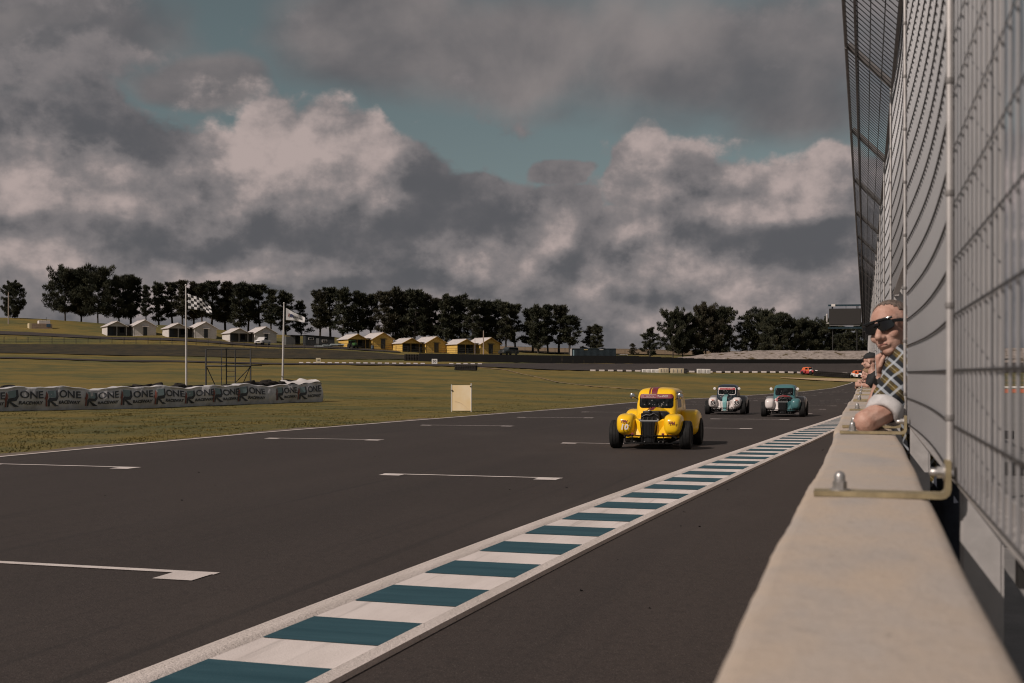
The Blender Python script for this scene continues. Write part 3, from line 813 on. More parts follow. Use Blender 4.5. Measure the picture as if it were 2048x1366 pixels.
# ------------------------------------------------------------------ pines
def _needle(nt, pos):
    oi = V(nt, nt.nodes.new('ShaderNodeObjectInfo').outputs['Random'])
    n = noise(nt, pos, 0.55, 4.0, 0.65)
    c = mixc(nt, n.smooth(0.35, 0.68), (0.018, 0.022, 0.013), (0.052, 0.051, 0.027))
    c = mixc(nt, oi.smooth(0.55, 1.0) * 0.5, c, (0.048, 0.036, 0.022))
    return c, 0.8, None, 0
M_NEEDLE = shader('pine_needles', _needle)
M_BARK = mat('pine_bark', (0.045, 0.036, 0.030), 0.9, var=0.4, vscale=3)
def pine_meshes(seed, h, w, clear, dens=1.0, shape='pine'):
    rng = random.Random(seed); nr = np.random.RandomState(seed)
    tr = MB()
    lean = (rng.uniform(-.03, .03), rng.uniform(-.03, .03))
    def axis(z): return Vector((lean[0] * z + 0.10 * sin(z * 0.8 + seed), lean[1] * z + 0.10 * cos(z * 0.7 + seed), z))
    n = 10
    tr.path([axis(h * 0.97 * k / n) - Vector((0, 0, 0.4 if k == 0 else 0)) for k in range(n + 1)], [0.024 * h * (1 - 0.9 * k / n) + 0.02 for k in range(n + 1)], 7)
    P, N = [], []
    clumps = []
    z = clear * h
    while z < h * 0.99:
        t = (z - clear * h) / (h * (1 - clear))
        if shape == 'pine': prof = (0.70 + 0.55 * min(1, t * 3.0)) * (1 - 0.74 * t ** 1.35)
        elif shape == 'dense': prof = sqrt(max(0, 1 - (1.75 * t - 0.72) ** 2 / 1.2)) * 1.12 + 0.12
        else: prof = 0.35 + 0.9 * (1 - t)
        nb = rng.randint(3, 5)
        a0 = rng.random() * 6.28
        for b in range(nb):
            if rng.random() < 0.24 and shape == 'pine': continue
            a = a0 + 2 * pi * b / nb + rng.uniform(-.4, .4)
            Lb = w / 2 * prof * rng.uniform(0.40, 1.32)
            rise = rng.uniform(0.05, 0.45) * Lb + (0.25 * Lb if t > 0.6 else 0)
            p0 = axis(z); p1 = p0 + Vector((cos(a) * Lb, sin(a) * Lb, rise))
            mid = (p0 + p1) / 2 + Vector((0, 0, -0.06 * Lb))
            tr.path([p0, mid, p1], [0.007 * h * (1 - 0.6 * t), 0.005 * h * (1 - 0.6 * t), 0.012], 4)
            for s in (0.42, 0.66, 0.86, 1.0):
                if s < 0.5 and rng.random() < 0.45: continue
                c = p0.lerp(p1, s) + Vector((rng.uniform(-.25, .25), rng.uniform(-.25, .25), rng.uniform(-.1, .28)))
                clumps.append((c, rng.uniform(0.40, 0.72) * (h / 11) * (1.45 if shape == 'dense' else 1.0)))
        z += h * (rng.uniform(0.040, 0.075) if shape == 'dense' else rng.uniform(0.050, 0.095))
    for q in range(5 if shape == 'dense' else 3):                  # leading shoots
        a = rng.random() * 6.28; rad = w * (0.26 if shape == 'dense' else 0.13) * rng.random(); zt = h * rng.uniform(0.93, 1.02) - rad * 0.35
        for j in range(4): clumps.append((axis(zt - 0.35 * j) + Vector((cos(a) * rad, sin(a) * rad, 0)), 0.16 + 0.10 * j))
    Vv, Fc = [], []
    for c, r in clumps:
        m = int((66 if shape == 'dense' else 52) * dens)
        d = nr.normal(0, 1, (m, 3)); d /= np.linalg.norm(d, axis=1)[:, None]
        q = d * (nr.rand(m, 1) ** 0.45) * np.array([r, r, r * (0.66 if shape == 'dense' else 0.46)])
        for k in range(m):
            base = Vector(q[k]) + c
            dirv = (Vector(d[k]) + Vector((0, 0, 0.7))).normalized()
            s = nr.uniform(0.16, 0.32)
            side = dirv.cross(Vector(nr.normal(0, 1, 3))).normalized() * s * 0.40
            o = len(Vv); Vv += [base - side, base + side, base + dirv * s * 2.3]; Fc.append((o, o + 1, o + 2))
    cr = MB(); cr.v = [tuple(v) for v in Vv]; cr.f = Fc; cr.m = [0] * len(Fc)
    return tr, cr
def pine_proto(seed, *a, **k):
    tr, cr = pine_meshes(seed, *a, **k)
    t = thing('pine_tree', 'x', 'tree')
    tr.build('trunk', M_BARK, t, smooth=50); cr.build('crown', M_NEEDLE, t)
    return t
PROTO = {
    'a': pine_proto(1, 11, 4.6, 0.22), 'b': pine_proto(2, 11, 5.0, 0.17), 'c': pine_proto(3, 11, 4.2, 0.27), 'd': pine_proto(7, 11, 5.2, 0.12),
    'e': pine_proto(9, 11, 4.4, 0.25, 0.9), 'D': pine_proto(4, 11, 9.4, 0.20, 1.7, shape='dense'), 'E': pine_proto(5, 11, 8.0, 0.18, 1.7, shape='dense'), 'S': pine_proto(6, 11, 10.0, 0.06, 1.9, shape='dense'),
    'F': pine_proto(12, 11, 6.0, 0.10, 1.0), 's': pine_proto(8, 11, 6.2, 0.05, 0.8, shape='cone')}
_used = set()
def pine(kind, px, base, top, D, label, group, wk=1.0, rz=None, i=0):
    p = PROTO[kind]
    o = p if kind not in _used else copy_tree(p)
    _used.add(kind)
    g = G(px, D)
    zt = HC + (HY - top) * D / F
    hh = max(zt - g.z, 1.5) / 11
    o.location = (g.x, g.y, g.z - 0.1); wk *= 0.80 if kind in 'DES' else 0.94
    o.scale = (hh * wk, hh * wk * 0.95, hh); o.rotation_euler = (0, 0, rz if rz is not None else (i * 2.399) % 6.28)
    tag(o, label, 'tree', group)
    return o
ridge = [('S', 25, 574, .78), ('D', 130, 553, .95), ('E', 162, 548, .95), ('D', 196, 551, .9), ('E', 238, 558, .9), ('b', 262, 553, 1.1), ('c', 292, 574, .8), ('d', 318, 570, 1), ('a', 344, 567, 1.1), ('c', 364, 565, 1), ('b', 388, 566, 1.05),
         ('e', 404, 568, 1), ('a', 424, 565, 1.1), ('b', 450, 566, 1.15), ('d', 478, 571, 1.1), ('e', 497, 570, 1), ('a', 519, 572, 1.1), ('c', 541, 583, 1), ('d', 571, 588, 1.2), ('s', 602, 604, .9),
         ('b', 641, 582, 1.05), ('a', 660, 578, 1.1), ('d', 686, 582, 1.1), ('b', 717, 585, 1.1), ('e', 742, 590, 1.0), ('a', 767, 586, 1.05), ('d', 796, 584, 1.1), ('b', 812, 587, 1), ('a', 829, 583, 1.15), ('c', 851, 592, 1.1), ('e', 871, 598, 1.0), ('b', 893, 592, 1.1), ('d', 919, 597, 1.1), ('a', 944, 602, 1.1), ('b', 966, 604, 1.1),
         ('d', 990, 607, 1.15), ('e', 1012, 606, 1.0), ('a', 1030, 611, 1.0), ('b', 1066, 618, 1.2), ('d', 1076, 617, 1.0), ('c', 1095, 614, 1.0), ('a', 1118, 613, 1.2), ('e', 1140, 632, 1.4), ('s', 1181, 654, 1.1), ('d', 1196, 653, 1.1)]
for i, (kd, px, top, wk) in enumerate(ridge):
    D = 284 + (i * 37 % 11) * 0.8
    pine(kd, px, None, top, D, 'dark pine, %s from the left in the row along the ridge' % nth(i + 1), 'pines along the ridge', wk, i=i)
small = [('s', 1265, 686, 1.3, 292), ('S', 1300, 658, .85, 262)]
pine('s', 1266, None, 687, 292, 'small thin tree standing alone right of the blue container', 'trees beyond the turn', 1.3, i=3)
pine('F', 1300, None, 657, 262, 'single conical pine between the blue container and the pine clump', 'trees beyond the turn', 1.25, i=4)
right = [('D', 1346, 634, .72), ('E', 1366, 633, .9), ('F', 1392, 637, 1.1), ('D', 1412, 626, .8), ('E', 1440, 623, .95), ('F', 1494, 632, 1.1), ('D', 1524, 634, .8), ('E', 1548, 633, .9), ('F', 1570, 644, 1.1), ('D', 1590, 648, .8), ('E', 1612, 647, 1.0), ('F', 1632, 645, 1.1), ('D', 1652, 650, .8), ('E', 1676, 652, 1), ('F', 1698, 656, 1.2), ('D', 1722, 655, .9), ('E', 1752, 650, 1), ('D', 1800, 640, 1), ('E', 1900, 640, 1)]
for i, (kd, px, top, wk) in enumerate(right):
    pine(kd, px, None, top, 252 + (i * 29 % 7) * 1.3, 'dark bushy pine behind the earth mound, %s from the left there' % nth(i + 1), 'pines behind the earth mound', wk, i=i + 2)
for k, p in PROTO.items():
    if k not in _used:
        for c in list(p.children): bpy.data.objects.remove(c)
        bpy.data.objects.remove(p)

# ------------------------------------------------------------------ cabins
M_TINROOF = mat('corrugated_tin', (0.55, 0.50, 0.48), 0.5, metal=0.15, var=0.12, vscale=3)
M_WCLAD = mat('white_cladding', (0.60, 0.55, 0.52), 0.7, var=0.08, vscale=3)
M_YCLAD = mat('yellow_cladding', (0.62, 0.40, 0.10), 0.7, var=0.10, vscale=3)
M_YTRIM = mat('ochre_trim', (0.36, 0.22, 0.06), 0.7)
M_WTRIM = mat('white_trim', (0.62, 0.57, 0.54), 0.6)
M_DOOR = mat('dark_door', (0.022, 0.023, 0.025), 0.3)
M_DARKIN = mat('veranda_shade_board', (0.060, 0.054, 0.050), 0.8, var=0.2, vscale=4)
def boards(x0, x1, z0, z1, y, fn, step=0.22, th=0.02):
    """lap boards across a wall; fn(x0, x1, z) may trim the ends"""
    out = []
    z = z0
    while z < z1 - 0.02:
        e = fn(x0, x1, min(z + step, z1))
        if e and e[1] - e[0] > 0.1:
            a, b = e; zt = min(z + step - 0.015, z1)
            m = MB(); m.add([(a, y, z), (b, y, z), (b, y - th * 0.4, zt), (a, y - th * 0.4, zt), (a, y - th, z), (b, y - th, z)], [(4, 5, 2, 3), (0, 1, 5, 4), (0, 4, 3), (5, 1, 2)])
            out.append(m)
        z += step
    return out
def cabin(px, D, label, clad, trim, rz, sc=1.0):
    g = G(px, D)
    t = thing('cabin', label, 'cabin', (g.x, g.y, g.z + 0.05), rz, 'cabins on the hillside')
    t.scale = (sc, sc, sc)
    # main wing on the right (gable forward), smaller wing with the veranda on the left
    def wing(x0, x1, y0, y1, ze, zp, porch):
        xm = (x0 + x1) / 2
        w = t
        body = MB()
        yb = y0 + (1.7 if porch else 0)
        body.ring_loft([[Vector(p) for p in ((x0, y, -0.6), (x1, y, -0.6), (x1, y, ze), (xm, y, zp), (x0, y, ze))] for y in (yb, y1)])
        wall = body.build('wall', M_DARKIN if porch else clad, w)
        def trimx(a, b, z):
            if z <= ze: return (a, b)
            k = (z - ze) / (zp - ze); return (a + (b - a) / 2 * k, b - (b - a) / 2 * k)
        for m in boards(x0 + 0.02, x1 - 0.02, ze if porch else 0.0, zp - 0.05, y0 + (0.0 if porch else -0.002), trimx): m.build('board', clad, wall)
        if porch:
            f = MB(); f.ring_loft([[Vector(p) for p in ((x0, y, ze - 0.16), (x1, y, ze - 0.16), (x1, y, ze), (xm, y, zp - 0.03), (x0, y, ze))] for y in (y0, y0 + 0.1)])
            f.build('gable', clad, wall)
            for xx in (x0 + 0.06, (x0 + x1) / 2, x1 - 0.06):
                p = MB(); p.box((xx, y0 + 0.06, (ze - 0.16) / 2), (0.11, 0.11, ze - 0.16)); p.build('veranda_post', trim, t)
            s = MB(); s.box((x0 + 0.04, (y0 + y1) / 2, ze / 2 - 0.3), (0.09, y1 - y0 - 0.02, ze + 0.58)); sw = s.build('wall', clad, t)
            zz = 0.0
            while zz < ze - 0.05:
                m = MB(); m.box((x0 - 0.012, (y0 + y1) / 2, zz + 0.10), (0.02, y1 - y0, 0.20)); m.build('board', clad, sw); zz += 0.22
            d = MB(); d.box((x0 + 1.1, yb - 0.02, 1.0), (0.9, 0.05, 2.0)); dr = d.build('door', M_DOOR, t)
            wn = MB(); wn.box((x1 - 0.7, yb - 0.02, 1.25), (0.9, 0.05, 1.1)); wn.build('window', M_GLASS, t)
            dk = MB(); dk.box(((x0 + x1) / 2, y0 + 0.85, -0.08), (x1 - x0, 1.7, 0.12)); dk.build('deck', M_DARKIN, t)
        else:
            d = MB(); d.box((xm + 0.1, y0 - 0.03, 0.98), (0.86, 0.06, 1.92)); dr = d.build('door', M_DOOR, t)
            fr = MB()
            for xx in (-0.47, 0.47): fr.box((xm + 0.1 + xx, y0 - 0.04, 0.99), (0.08, 0.08, 1.98))
            fr.box((xm + 0.1, y0 - 0.04, 1.99), (1.02, 0.08, 0.08)); fr.build('door_frame', M_WTRIM if trim is M_WTRIM else M_DOOR, dr)
            aw = MB(); aw.add([(xm - 0.65, y0 - 0.6, 2.08), (xm + 0.85, y0 - 0.6, 2.08), (xm + 0.85, y0, 2.26), (xm - 0.65, y0, 2.26), (xm - 0.65, y0 - 0.6, 2.03), (xm + 0.85, y0 - 0.6, 2.03), (xm + 0.85, y0, 2.21), (xm - 0.65, y0, 2.21)], [(0, 1, 2, 3), (7, 6, 5, 4), (4, 5, 1, 0), (5, 6, 2, 1), (7, 4, 0, 3)])
            aw.build('awning', M_TINROOF if trim is M_WTRIM else M_DOOR, t)
            for xx in (x0, x1):
                c = MB(); c.box((xx, y0 - 0.015, ze / 2), (0.12, 0.06, ze)); c.build('corner_board', trim, t)
            b = MB(); b.box((xm, y0 - 0.03, -0.04), (x1 - x0, 0.07, 0.1)); b.build('base_board', trim, t)
        # roof sheets, ribbed
        ov = 0.35; sl = (zp - ze) / (xm - x0)
        for sd in (-1, 1):
            r = MB(); n = int((y1 - y0 + 0.8) / 0.20); rows = []
            xe = x0 - ov if sd < 0 else x1 + ov; zee = ze - sl * ov
            for i in range(2 * n + 1):
                y = y0 - 0.5 + (y1 - y0 + 0.9) * i / (2 * n); hh = 0.05 if i % 2 else 0.015
                rows.append([Vector((xe, y, zee + hh)), Vector((xm, y, zp + hh + 0.02)), Vector((xm, y, zp - 0.03)), Vector((xe, y, zee - 0.04))])
            r.ring_loft(rows); r.build('roof_sheet', M_TINROOF, t)
            bg = MB(); bg.path([(xe, y0 - 0.51, zee - 0.06), (xm, y0 - 0.51, zp - 0.04)], 0.07, 4); bg.build('barge_board', trim, t)
        c = MB(); c.box((xm, (y0 + y1) / 2 - 0.05, zp + 0.07), (0.3, y1 - y0 + 0.9, 0.05)); c.build('ridge_cap', M_TINROOF, t)
    wing(-5.6, -1.5, 0.4, 6.4, 2.15, 3.15, True)
    wing(-0.1, 4.7, 0.0, 7.0, 2.25, 3.55, False)
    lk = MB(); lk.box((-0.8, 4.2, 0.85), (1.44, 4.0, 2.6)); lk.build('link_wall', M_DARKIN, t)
    lr = MB(); lr.box((-0.8, 3.4, 2.28), (1.9, 6.0, 0.08)); lr.build('link_roof', M_TINROOF, t)
def yaw_to(px, turn):
    """turns a front so that it looks at the camera and then a little to the right"""
    return TH - atan((px - CX) / F) + radians(turn)
for px, base, lab, c, tr in ((268, 670, 'white cabin nearest the left edge, below the biggest pines', M_WCLAD, M_WTRIM), (390, 678, 'white cabin behind the chequered flag pole', M_WCLAD, M_WTRIM), (511, 685, 'white cabin with a ute parked in front', M_WCLAD, M_WTRIM),
                             (746, 697, 'yellow cabin with the green tractor in front', M_YCLAD, M_YTRIM), (853, 703, 'yellow cabin in the middle of the three yellow ones', M_YCLAD, M_YTRIM), (962, 709, 'yellow cabin behind the light pole, nearest the container', M_YCLAD, M_YTRIM)):
    cabin(px, 256, lab, c, tr, TH + radians(29), 0.97)

M_DKCLAD = mat('charcoal_cladding', (0.026, 0.028, 0.031), 0.6, var=0.15, vscale=3)
g = G(640, 254)
t = thing('site_office', 'charcoal site office with two white framed windows and pale door', 'cabin', g, yaw_to(640, 10))
mb = MB(); mb.ring_loft([[Vector((x, y, z)) for x, z in ((-3.1, -0.5), (3.1, -0.5), (3.1, 1.75), (-3.1, 2.15))] for y in (0, 3)]); w = mb.build('wall', M_DKCLAD, t)
for k in range(26):
    x = -3.0 + k * 0.24; m = MB(); m.box((x, -0.015, 0.75), (0.12, 0.03, 2.3 - 0.06 * k * 0.24)); m.build('rib', M_DKCLAD, w)
for x, z in ((-1.9, 1.45), (0.95, 0.98)):
    m = MB(); m.box((x, -0.05, z), (1.1, 0.08, 0.5)); f = m.build('window', M_WTRIM, t)
    for s in (-1, 1): q = MB(); q.box((x + s * 0.24, -0.10, z), (0.42, 0.03, 0.36)); q.build('pane', M_GLASS, f)
m = MB(); m.box((-0.5, -0.045, 0.9), (0.62, 0.07, 1.3)); m.build('door', mat('grey_door', (0.16, 0.165, 0.17), 0.5), t)
m = MB(); m.box((0, 1.4, 2.02), (6.5, 3.4, 0.08), Matrix.Rotation(0.064, 3, 'Y')); m.build('roof', M_DKCLAD, t)
g = G(590, 255)
t = thing('storage_shed', 'dark open fronted shed beside the charcoal site office', 'shed', g, yaw_to(590, 18))
m = MB(); m.box((-1.0, 1.5, 0.6), (1.9, 3, 2.4)); m.build('side_wall', mat('grey_iron', (0.10, 0.10, 0.10), 0.6), t)
m = MB(); m.box((0.9, 2.6, 0.75), (1.9, 0.8, 2.5)); m.build('back_wall', M_DKCLAD, t)
m = MB(); m.box((0.5, 1.4, 2.05), (3.0, 3.4, 0.12)); m.build('roof', M_DKCLAD, t)
for x in (0.0, 1.85): m = MB(); m.box((x, 0.05, 0.9), (0.09, 0.09, 2.3)); m.build('post', M_GALVD, t)
for k in range(3):
    m = MB(); g = G(648 + k * 12, 247.5); tt = thing('pale_pipe_stack', ('long pale pipes lying before the site office, lowest row', 'pale pipes on top of the stack by the site office', 'pale sheets at the right end of the pipe stack')[k], 'pipes', (g.x, g.y, g.z), yaw_to(650, 5), 'pale pipes by the site office')
    for j in range(3): mm = MB(); mm.path([(-1.9 + k * 0.4, 0.28 * j, 0.18 + 0.25 * k), (1.7, 0.28 * j, 0.18 + 0.25 * k)], 0.12, 8); mm.build('pipe', mat('pale_pipe', (0.42, 0.46, 0.46), 0.5), tt, smooth=40)

# block hut at the far left
g = G(80, 262)
t = thing('block_hut', 'beige block hut with a white tank and a blue poster', 'hut', g, yaw_to(80, 9))
m = MB(); m.box((0.35, 1.2, 0.35), (4.2, 2.4, 1.5)); w = m.build('wall', mat('beige_block', (0.36, 0.265, 0.20), 0.85, var=0.15, vscale=2), t)
m = MB(); m.box((-1.95, 1.2, 0.38), (0.5, 2.44, 1.55)); m.build('end_wall', mat('cream_panel', (0.52, 0.42, 0.26), 0.8), t)
for z in (0.05, 0.45, 0.85):
    for k in range(5): q = MB(); q.box((-1.2 + k * 0.84, -0.012, z), (0.80, 0.03, 0.36)); q.build('block', mat('beige_block', (0, 0, 0)), w)
m = MB(); m.bevbox((1.0, 1.2, 1.45), (2.4, 1.8, 0.7), 0.08); m.build('tank', M_WCLAD, t)
m = MB(); m.box((1.75, -0.05, 0.72), (0.85, 0.04, 0.65)); m.build('poster', mat('blue_poster', (0.05, 0.10, 0.17), 0.5), t)
m = MB(); m.path([(1.35, 0.4, 1.8), (1.35, 0.4, 2.5)], 0.05, 6); m.path([(0.4, 0.4, 2.02), (1.35, 0.4, 2.1)], 0.04, 5); m.build('tap_post', M_DKSTEEL, t)

def pole(px, D, top, label, r=0.09, m=None, extra=None):
    g = G(px, D); h = HC + (HY - top) * D / F - g.z
    t = thing('light_pole', label, 'pole', g)
    q = MB(); q.path([(0, 0, -0.3), (0, 0, h)], [r * 1.15, r * 0.8], 8); q.build('shaft', m or mat('weathered_pole', (0.30, 0.24, 0.20), 0.8), t, smooth=40)
    c = MB(); c.lathe([(r * 0.85, 0), (r * 0.85, 0.05), (r * 0.3, 0.12)], (0, 0, h), n=8); c.build('cap', M_GALVD, t)
    return t
pole(17, 270, 585, 'pale pole standing before the round tree at the far left', 0.13)
pole(967, 244, 662, 'light pole in front of the last yellow cabin', 0.12)
pole(950, 246, 680, 'short thin post left of the light pole by the last yellow cabin', 0.06)

# wire fence across the hillside
t = thing('field_fence', 'long dark post and wire fence along the top of the grass bank', 'fence', G(300, 240))
org = t.location
pts = [G(p, 240 if p < 640 else 243) for p in range(-40, 720, 24)] + [G(p, 250) for p in range(744, 1040, 24)]
for i, p in enumerate(pts):
    m = MB(); m.path([(p.x, p.y, p.z - 0.2), (p.x, p.y, p.z + 1.25)], 0.06, 5); m.build('post', M_DKSTEEL, t, org=org)
for hgt in (1.2, 0.75, 0.3):
    m = MB(); m.path([(p.x, p.y, p.z + hgt) for p in pts], 0.026, 4); m.build('wire', M_DKSTEEL, t, org=org)
for k in range(2):
    pass
t = thing('field_fence', 'thin wire fence on the brown field behind the container', 'fence', G(1200, 285)); org = t.location
pts = [G(p, 286) for p in range(1010, 1345, 20)]
for p in pts: m = MB(); m.path([(p.x, p.y, p.z - 0.2), (p.x, p.y, p.z + 1.5)], 0.05, 5); m.build('post', M_DKSTEEL, t, org=org)
m = MB(); m.path([(p.x, p.y, p.z + 1.4) for p in pts], 0.02, 4); m.build('wire', M_DKSTEEL, t, org=org)

# blue container
M_CONT = mat('container_blue', (0.013, 0.023, 0.031), 0.8, var=0.2, vscale=2)
g = G(1188, 233)
t = thing('shipping_container', 'dark blue shipping container beyond the far turn', 'container', g, yaw_to(1188, 8))
Lc, Hc = 8.6, 2.25
m = MB(); m.box((0, 1.2, Hc / 2 - 0.1), (Lc, 2.36, Hc + 0.1)); bd = m.build('body', M_CONT, t)
for k in range(36):
    m = MB(); m.box((-Lc / 2 + 0.25 + k * 0.231, -0.005, Hc / 2), (0.12, 0.06, Hc - 0.2)); m.build('rib', M_CONT, bd)
for z in (0.0, Hc - 0.04): m = MB(); m.box((0, -0.02, z), (Lc + 0.04, 0.1, 0.12)); m.build('rail', M_CONT, bd)
m = MB(); m.box((-Lc / 2 - 0.03, 1.2, Hc / 2), (0.05, 2.3, Hc)); m.build('door', mat('pale_container_door', (0.36, 0.34, 0.32), 0.6), t)
m = MB(); m.box((-Lc / 2 + 0.32, -0.07, Hc / 2), (0.22, 0.02, Hc * 0.75)); m.build('poster', mat('pale_blue_poster', (0.20, 0.29, 0.33), 0.5), t)
for x, c in ((-1.6, (0.42, 0.33, 0.16)), (1.45, (0.42, 0.40, 0.38))):
    m = MB(); m.box((x, -0.08, Hc - 0.22), (0.75, 0.03, 0.14)); m.build('label_plate', mat('plate%d' % (x > 0), c, 0.5), t)
# white rail gate right of it
g = G(1245, 236); t = thing('rail_gate', 'white tube gate right of the blue container', 'gate', g, yaw_to(1245, 8))
m = MB(); m.path([(-0.9, 0, 0.1), (-0.9, 0, 1.0), (1.0, 0, 1.0), (1.0, 0, 0.1), (-0.9, 0, 0.1)], 0.05, 6); m.build('frame', M_WTRIM, t)
m = MB(); m.path([(-0.9, 0, 1.0), (1.0, 0, 0.1)], 0.04, 6); m.build('brace', M_WTRIM, t)

# tyre and belt barrier round the turn
def tyre_mb(r, w, n=20, c=(0, 0, 0), axis='z'):
    m = MB(); m.lathe([(r * 0.55, -w * 0.36), (r * 0.60, -w * 0.48), (r * 0.86, -w * 0.5), (r * 0.97, -w * 0.36), (r, 0), (r * 0.97, w * 0.36), (r * 0.86, w * 0.5), (r * 0.60, w * 0.48), (r * 0.55, w * 0.36)], c, axis, n)
    return m
_tm = tyre_mb(0.33, 0.2, 14); TYREM = bpy.data.meshes.new('tyre'); TYREM.from_pydata([tuple(p) for p in _tm.v], [], _tm.f); TYREM.materials.append(M_DUSTY); TYREM.polygons.foreach_set('use_smooth', [True] * len(TYREM.polygons)); TYREM.set_sharp_from_angle(angle=radians(50))
t = thing('belt_barrier', 'long black rubber belt barrier around the far turn', 'barrier', G(1200, 219)); org = t.location
seq = []
for px in np.arange(838, 2200, 22):
    D = float(np.interp(px, [838, 900, 980, 1100, 1300, 1500, 1730, 2200], [222, 220, 218.5, 217.5, 217, 217, 219.5, 226])); seq.append(G(px, D))
for a, b in zip(seq[:-1], seq[1:]):
    d = (b - a).normalized(); nrm = Vector((-d.y, d.x, 0)) * 0.35; e = d * 0.012
    m = MB(); hA = float(np.interp(camD(a.x, a.y)[1], [1250, 1420], [1.40, 0.80]))
    m.ring_loft([[p + nrm * s + Vector((0, 0, z)) for s, z in ((0, -0.3), (0, hA), (1, hA), (1, -0.3))] for p in (a + e, b - e)])
    m.build('belt_panel', M_BLACK, t, org=org)
def tyre_stack(px, D, n, label, group, m=None, r=1.0):
    g = G(px, D); t = thing('tyre_stack', label, 'tyres', g, 0, group)
    for k in range(n):
        o = link('tyre', TYREM, t); o.location = (0.02 * ((k * 7) % 3 - 1), 0.02 * ((k * 5) % 3 - 1), 0.10 + 0.2 * k); o.scale = (r, r, 1); o.rotation_euler = (0, 0, k)
    return t
for k in range(6): tyre_stack(812 + k * 5.2, 222.5, 6, 'tyre stack at the left end of the belt barrier, %s from its tip' % nth(k + 1), 'tyre stacks ending the belt barrier')
for k in range(9): tyre_stack(913 + k * 4.7, 186 - k * 0.15, 4, 'dark tyre stack in the row on the infield grass, %s from the left' % nth(k + 1), 'tyre stacks on the infield')
for k in range(16): tyre_stack(1631 + k * 4.4, 193 - k * 0.12, 4, 'dark tyre stack beside the gravel trap, %s from the left' % nth(k + 1), 'tyre stacks by the gravel trap')

# white blocks and boards
M_SIGNW = mat('sign_white', (0.66, 0.62, 0.58), 0.6); M_SIGNK = mat('sign_black', (0.015, 0.015, 0.015), 0.6)
def board(px, D, w, h, label, txt=None, clr=None, z0=0.25, cat='sign', name='marker_board', size=0.5):
    g = G(px, D); t = thing(name, label, cat, g, yaw_to(px, 0))
    m = MB(); m.box((0, 0, z0 + h / 2), (w, 0.05, h)); f = m.build('face', clr or M_SIGNW, t)
    for s in (-1, 1): q = MB(); q.path([(s * w * 0.4, 0.05, -0.2), (s * w * 0.4, 0.05, z0 + h * 0.9)], 0.03, 6); q.build('leg', M_GALVD, t)
    if txt:
        q = text_mb(txt, size, 0, 0.012); xform(q, lambda p: Vector((p.x, -0.032, p.z + z0 + h / 2))); q.build('lettering', M_SIGNK, t)
    return t
board(869, 206, 0.95, 0.85, 'white braking board reading 50 beside the loop road', '50', size=0.62)
board(636.5, 206, 0.8, 0.85, 'cream braking board reading 100 beside the loop road', '100', mat('sign_cream', (0.62, 0.53, 0.36), 0.6), size=0.42)
def barrier_block(px, D, w, h, label, m, txt=None, d=0.6, grp='white blocks at the far turn'):
    g = G(px, D); t = thing('plastic_barrier', label, 'barrier', g, yaw_to(px, 12), grp)
    q = MB(); q.bevbox((0, d / 2, h / 2), (w, d, h + 0.1), 0.06); q.build('body', m, t, smooth=40)
    for k in range(3): s = MB(); s.box((-w * 0.3 + k * w * 0.3, -0.012, h * 0.5), (w * 0.05, 0.03, h * 0.7)); s.build('groove', M_GALVD, t)
    if txt: s = text_mb(txt, h * 0.8, 0, 0.01); xform(s, lambda p: Vector((p.x, -0.035, p.z + h * 0.55))); s.build('lettering', M_SIGNK, t)
M_CREAM = mat('cream_plastic', (0.52, 0.43, 0.30), 0.6, var=0.15, vscale=2)
for k in range(4): barrier_block(1289 + k * 9, 192.5 - 0.2 * k, 0.66, 0.42 + 0.03 * k, 'small white barrier block at the far turn, %s from the left' % nth(k + 1), M_SIGNW)
barrier_block(1328, 191.5, 1.5, 0.72, 'cream barrier block left of the join beside the far turn', M_CREAM)
barrier_block(1355, 191.2, 2.1, 0.72, 'cream barrier block right of the join beside the far turn', M_CREAM)
barrier_block(1372, 191.0, 0.5, 0.70, 'black ended block closing the white row at the far turn', M_DUSTY)
for k in range(3): barrier_block(1399 + k * 9, 192, 0.68, 0.66, 'white block with dark mark, %s of the three at the far turn' % nth(k + 1), M_SIGNW, 'XSK'[k] if False else None)

# big screen on its truss
M_TRUSS = mat('blue_truss', (0.018, 0.045, 0.062), 0.5, var=0.1)
sp = W(1690, 244); sz = gz(sp.x, sp.y); t = thing('video_screen', 'big dark video screen on a blue truss above the trees', 'screen', (sp.x, sp.y, sz), yaw_to(1690, 6))
def zz(py): return HC + (HY - py) * 244 / F - sz
m = MB(); m.bevbox((0, 0, (zz(617) + zz(650)) / 2), (6.3, 0.5, zz(617) - zz(650)), 0.05); s = m.build('cabinet', M_DKSTEEL, t)
m = MB(); m.box((0, -0.26, (zz(618.5) + zz(648.5)) / 2), (6.05, 0.03, zz(618.5) - zz(648.5))); m.build('screen_face', mat('screen_off', (0.030, 0.026, 0.024), 0.5), s)
for py in (610.5, 655.5):
    m = MB(); c = zz(py)
    for a, b in ((-0.12, -0.18), (-0.12, 0.18), (0.12, -0.18), (0.12, 0.18)): m.box((0, b, c + a), (6.7, 0.08, 0.08))
    for k in range(13):
        x = -3.2 + k * 0.5; m.path([(x, -0.18, c - 0.12), (x + 0.5, -0.18, c + 0.12)], 0.03, 4)
    m.box((0, 0, c), (6.6, 0.3, 0.22)); m.build('truss_beam', M_TRUSS, t)
for x in (-2.6, 0.2, 2.6): m = MB(); m.path([(x, 0, zz(617)), (x, 0, zz(611))], 0.05, 5); m.build('hanger', M_TRUSS, t)
m = MB(); m.box((-0.1, -0.1, zz(651)), (6.0, 0.2, 0.10)); m.build('lower_lip', M_GALVD, t)
for x in (-2.4, 2.4): m = MB(); m.path([(x, 0.4, -0.5), (x, 0.4, zz(611))], 0.11, 6); m.build('column', M_DKSTEEL, t)
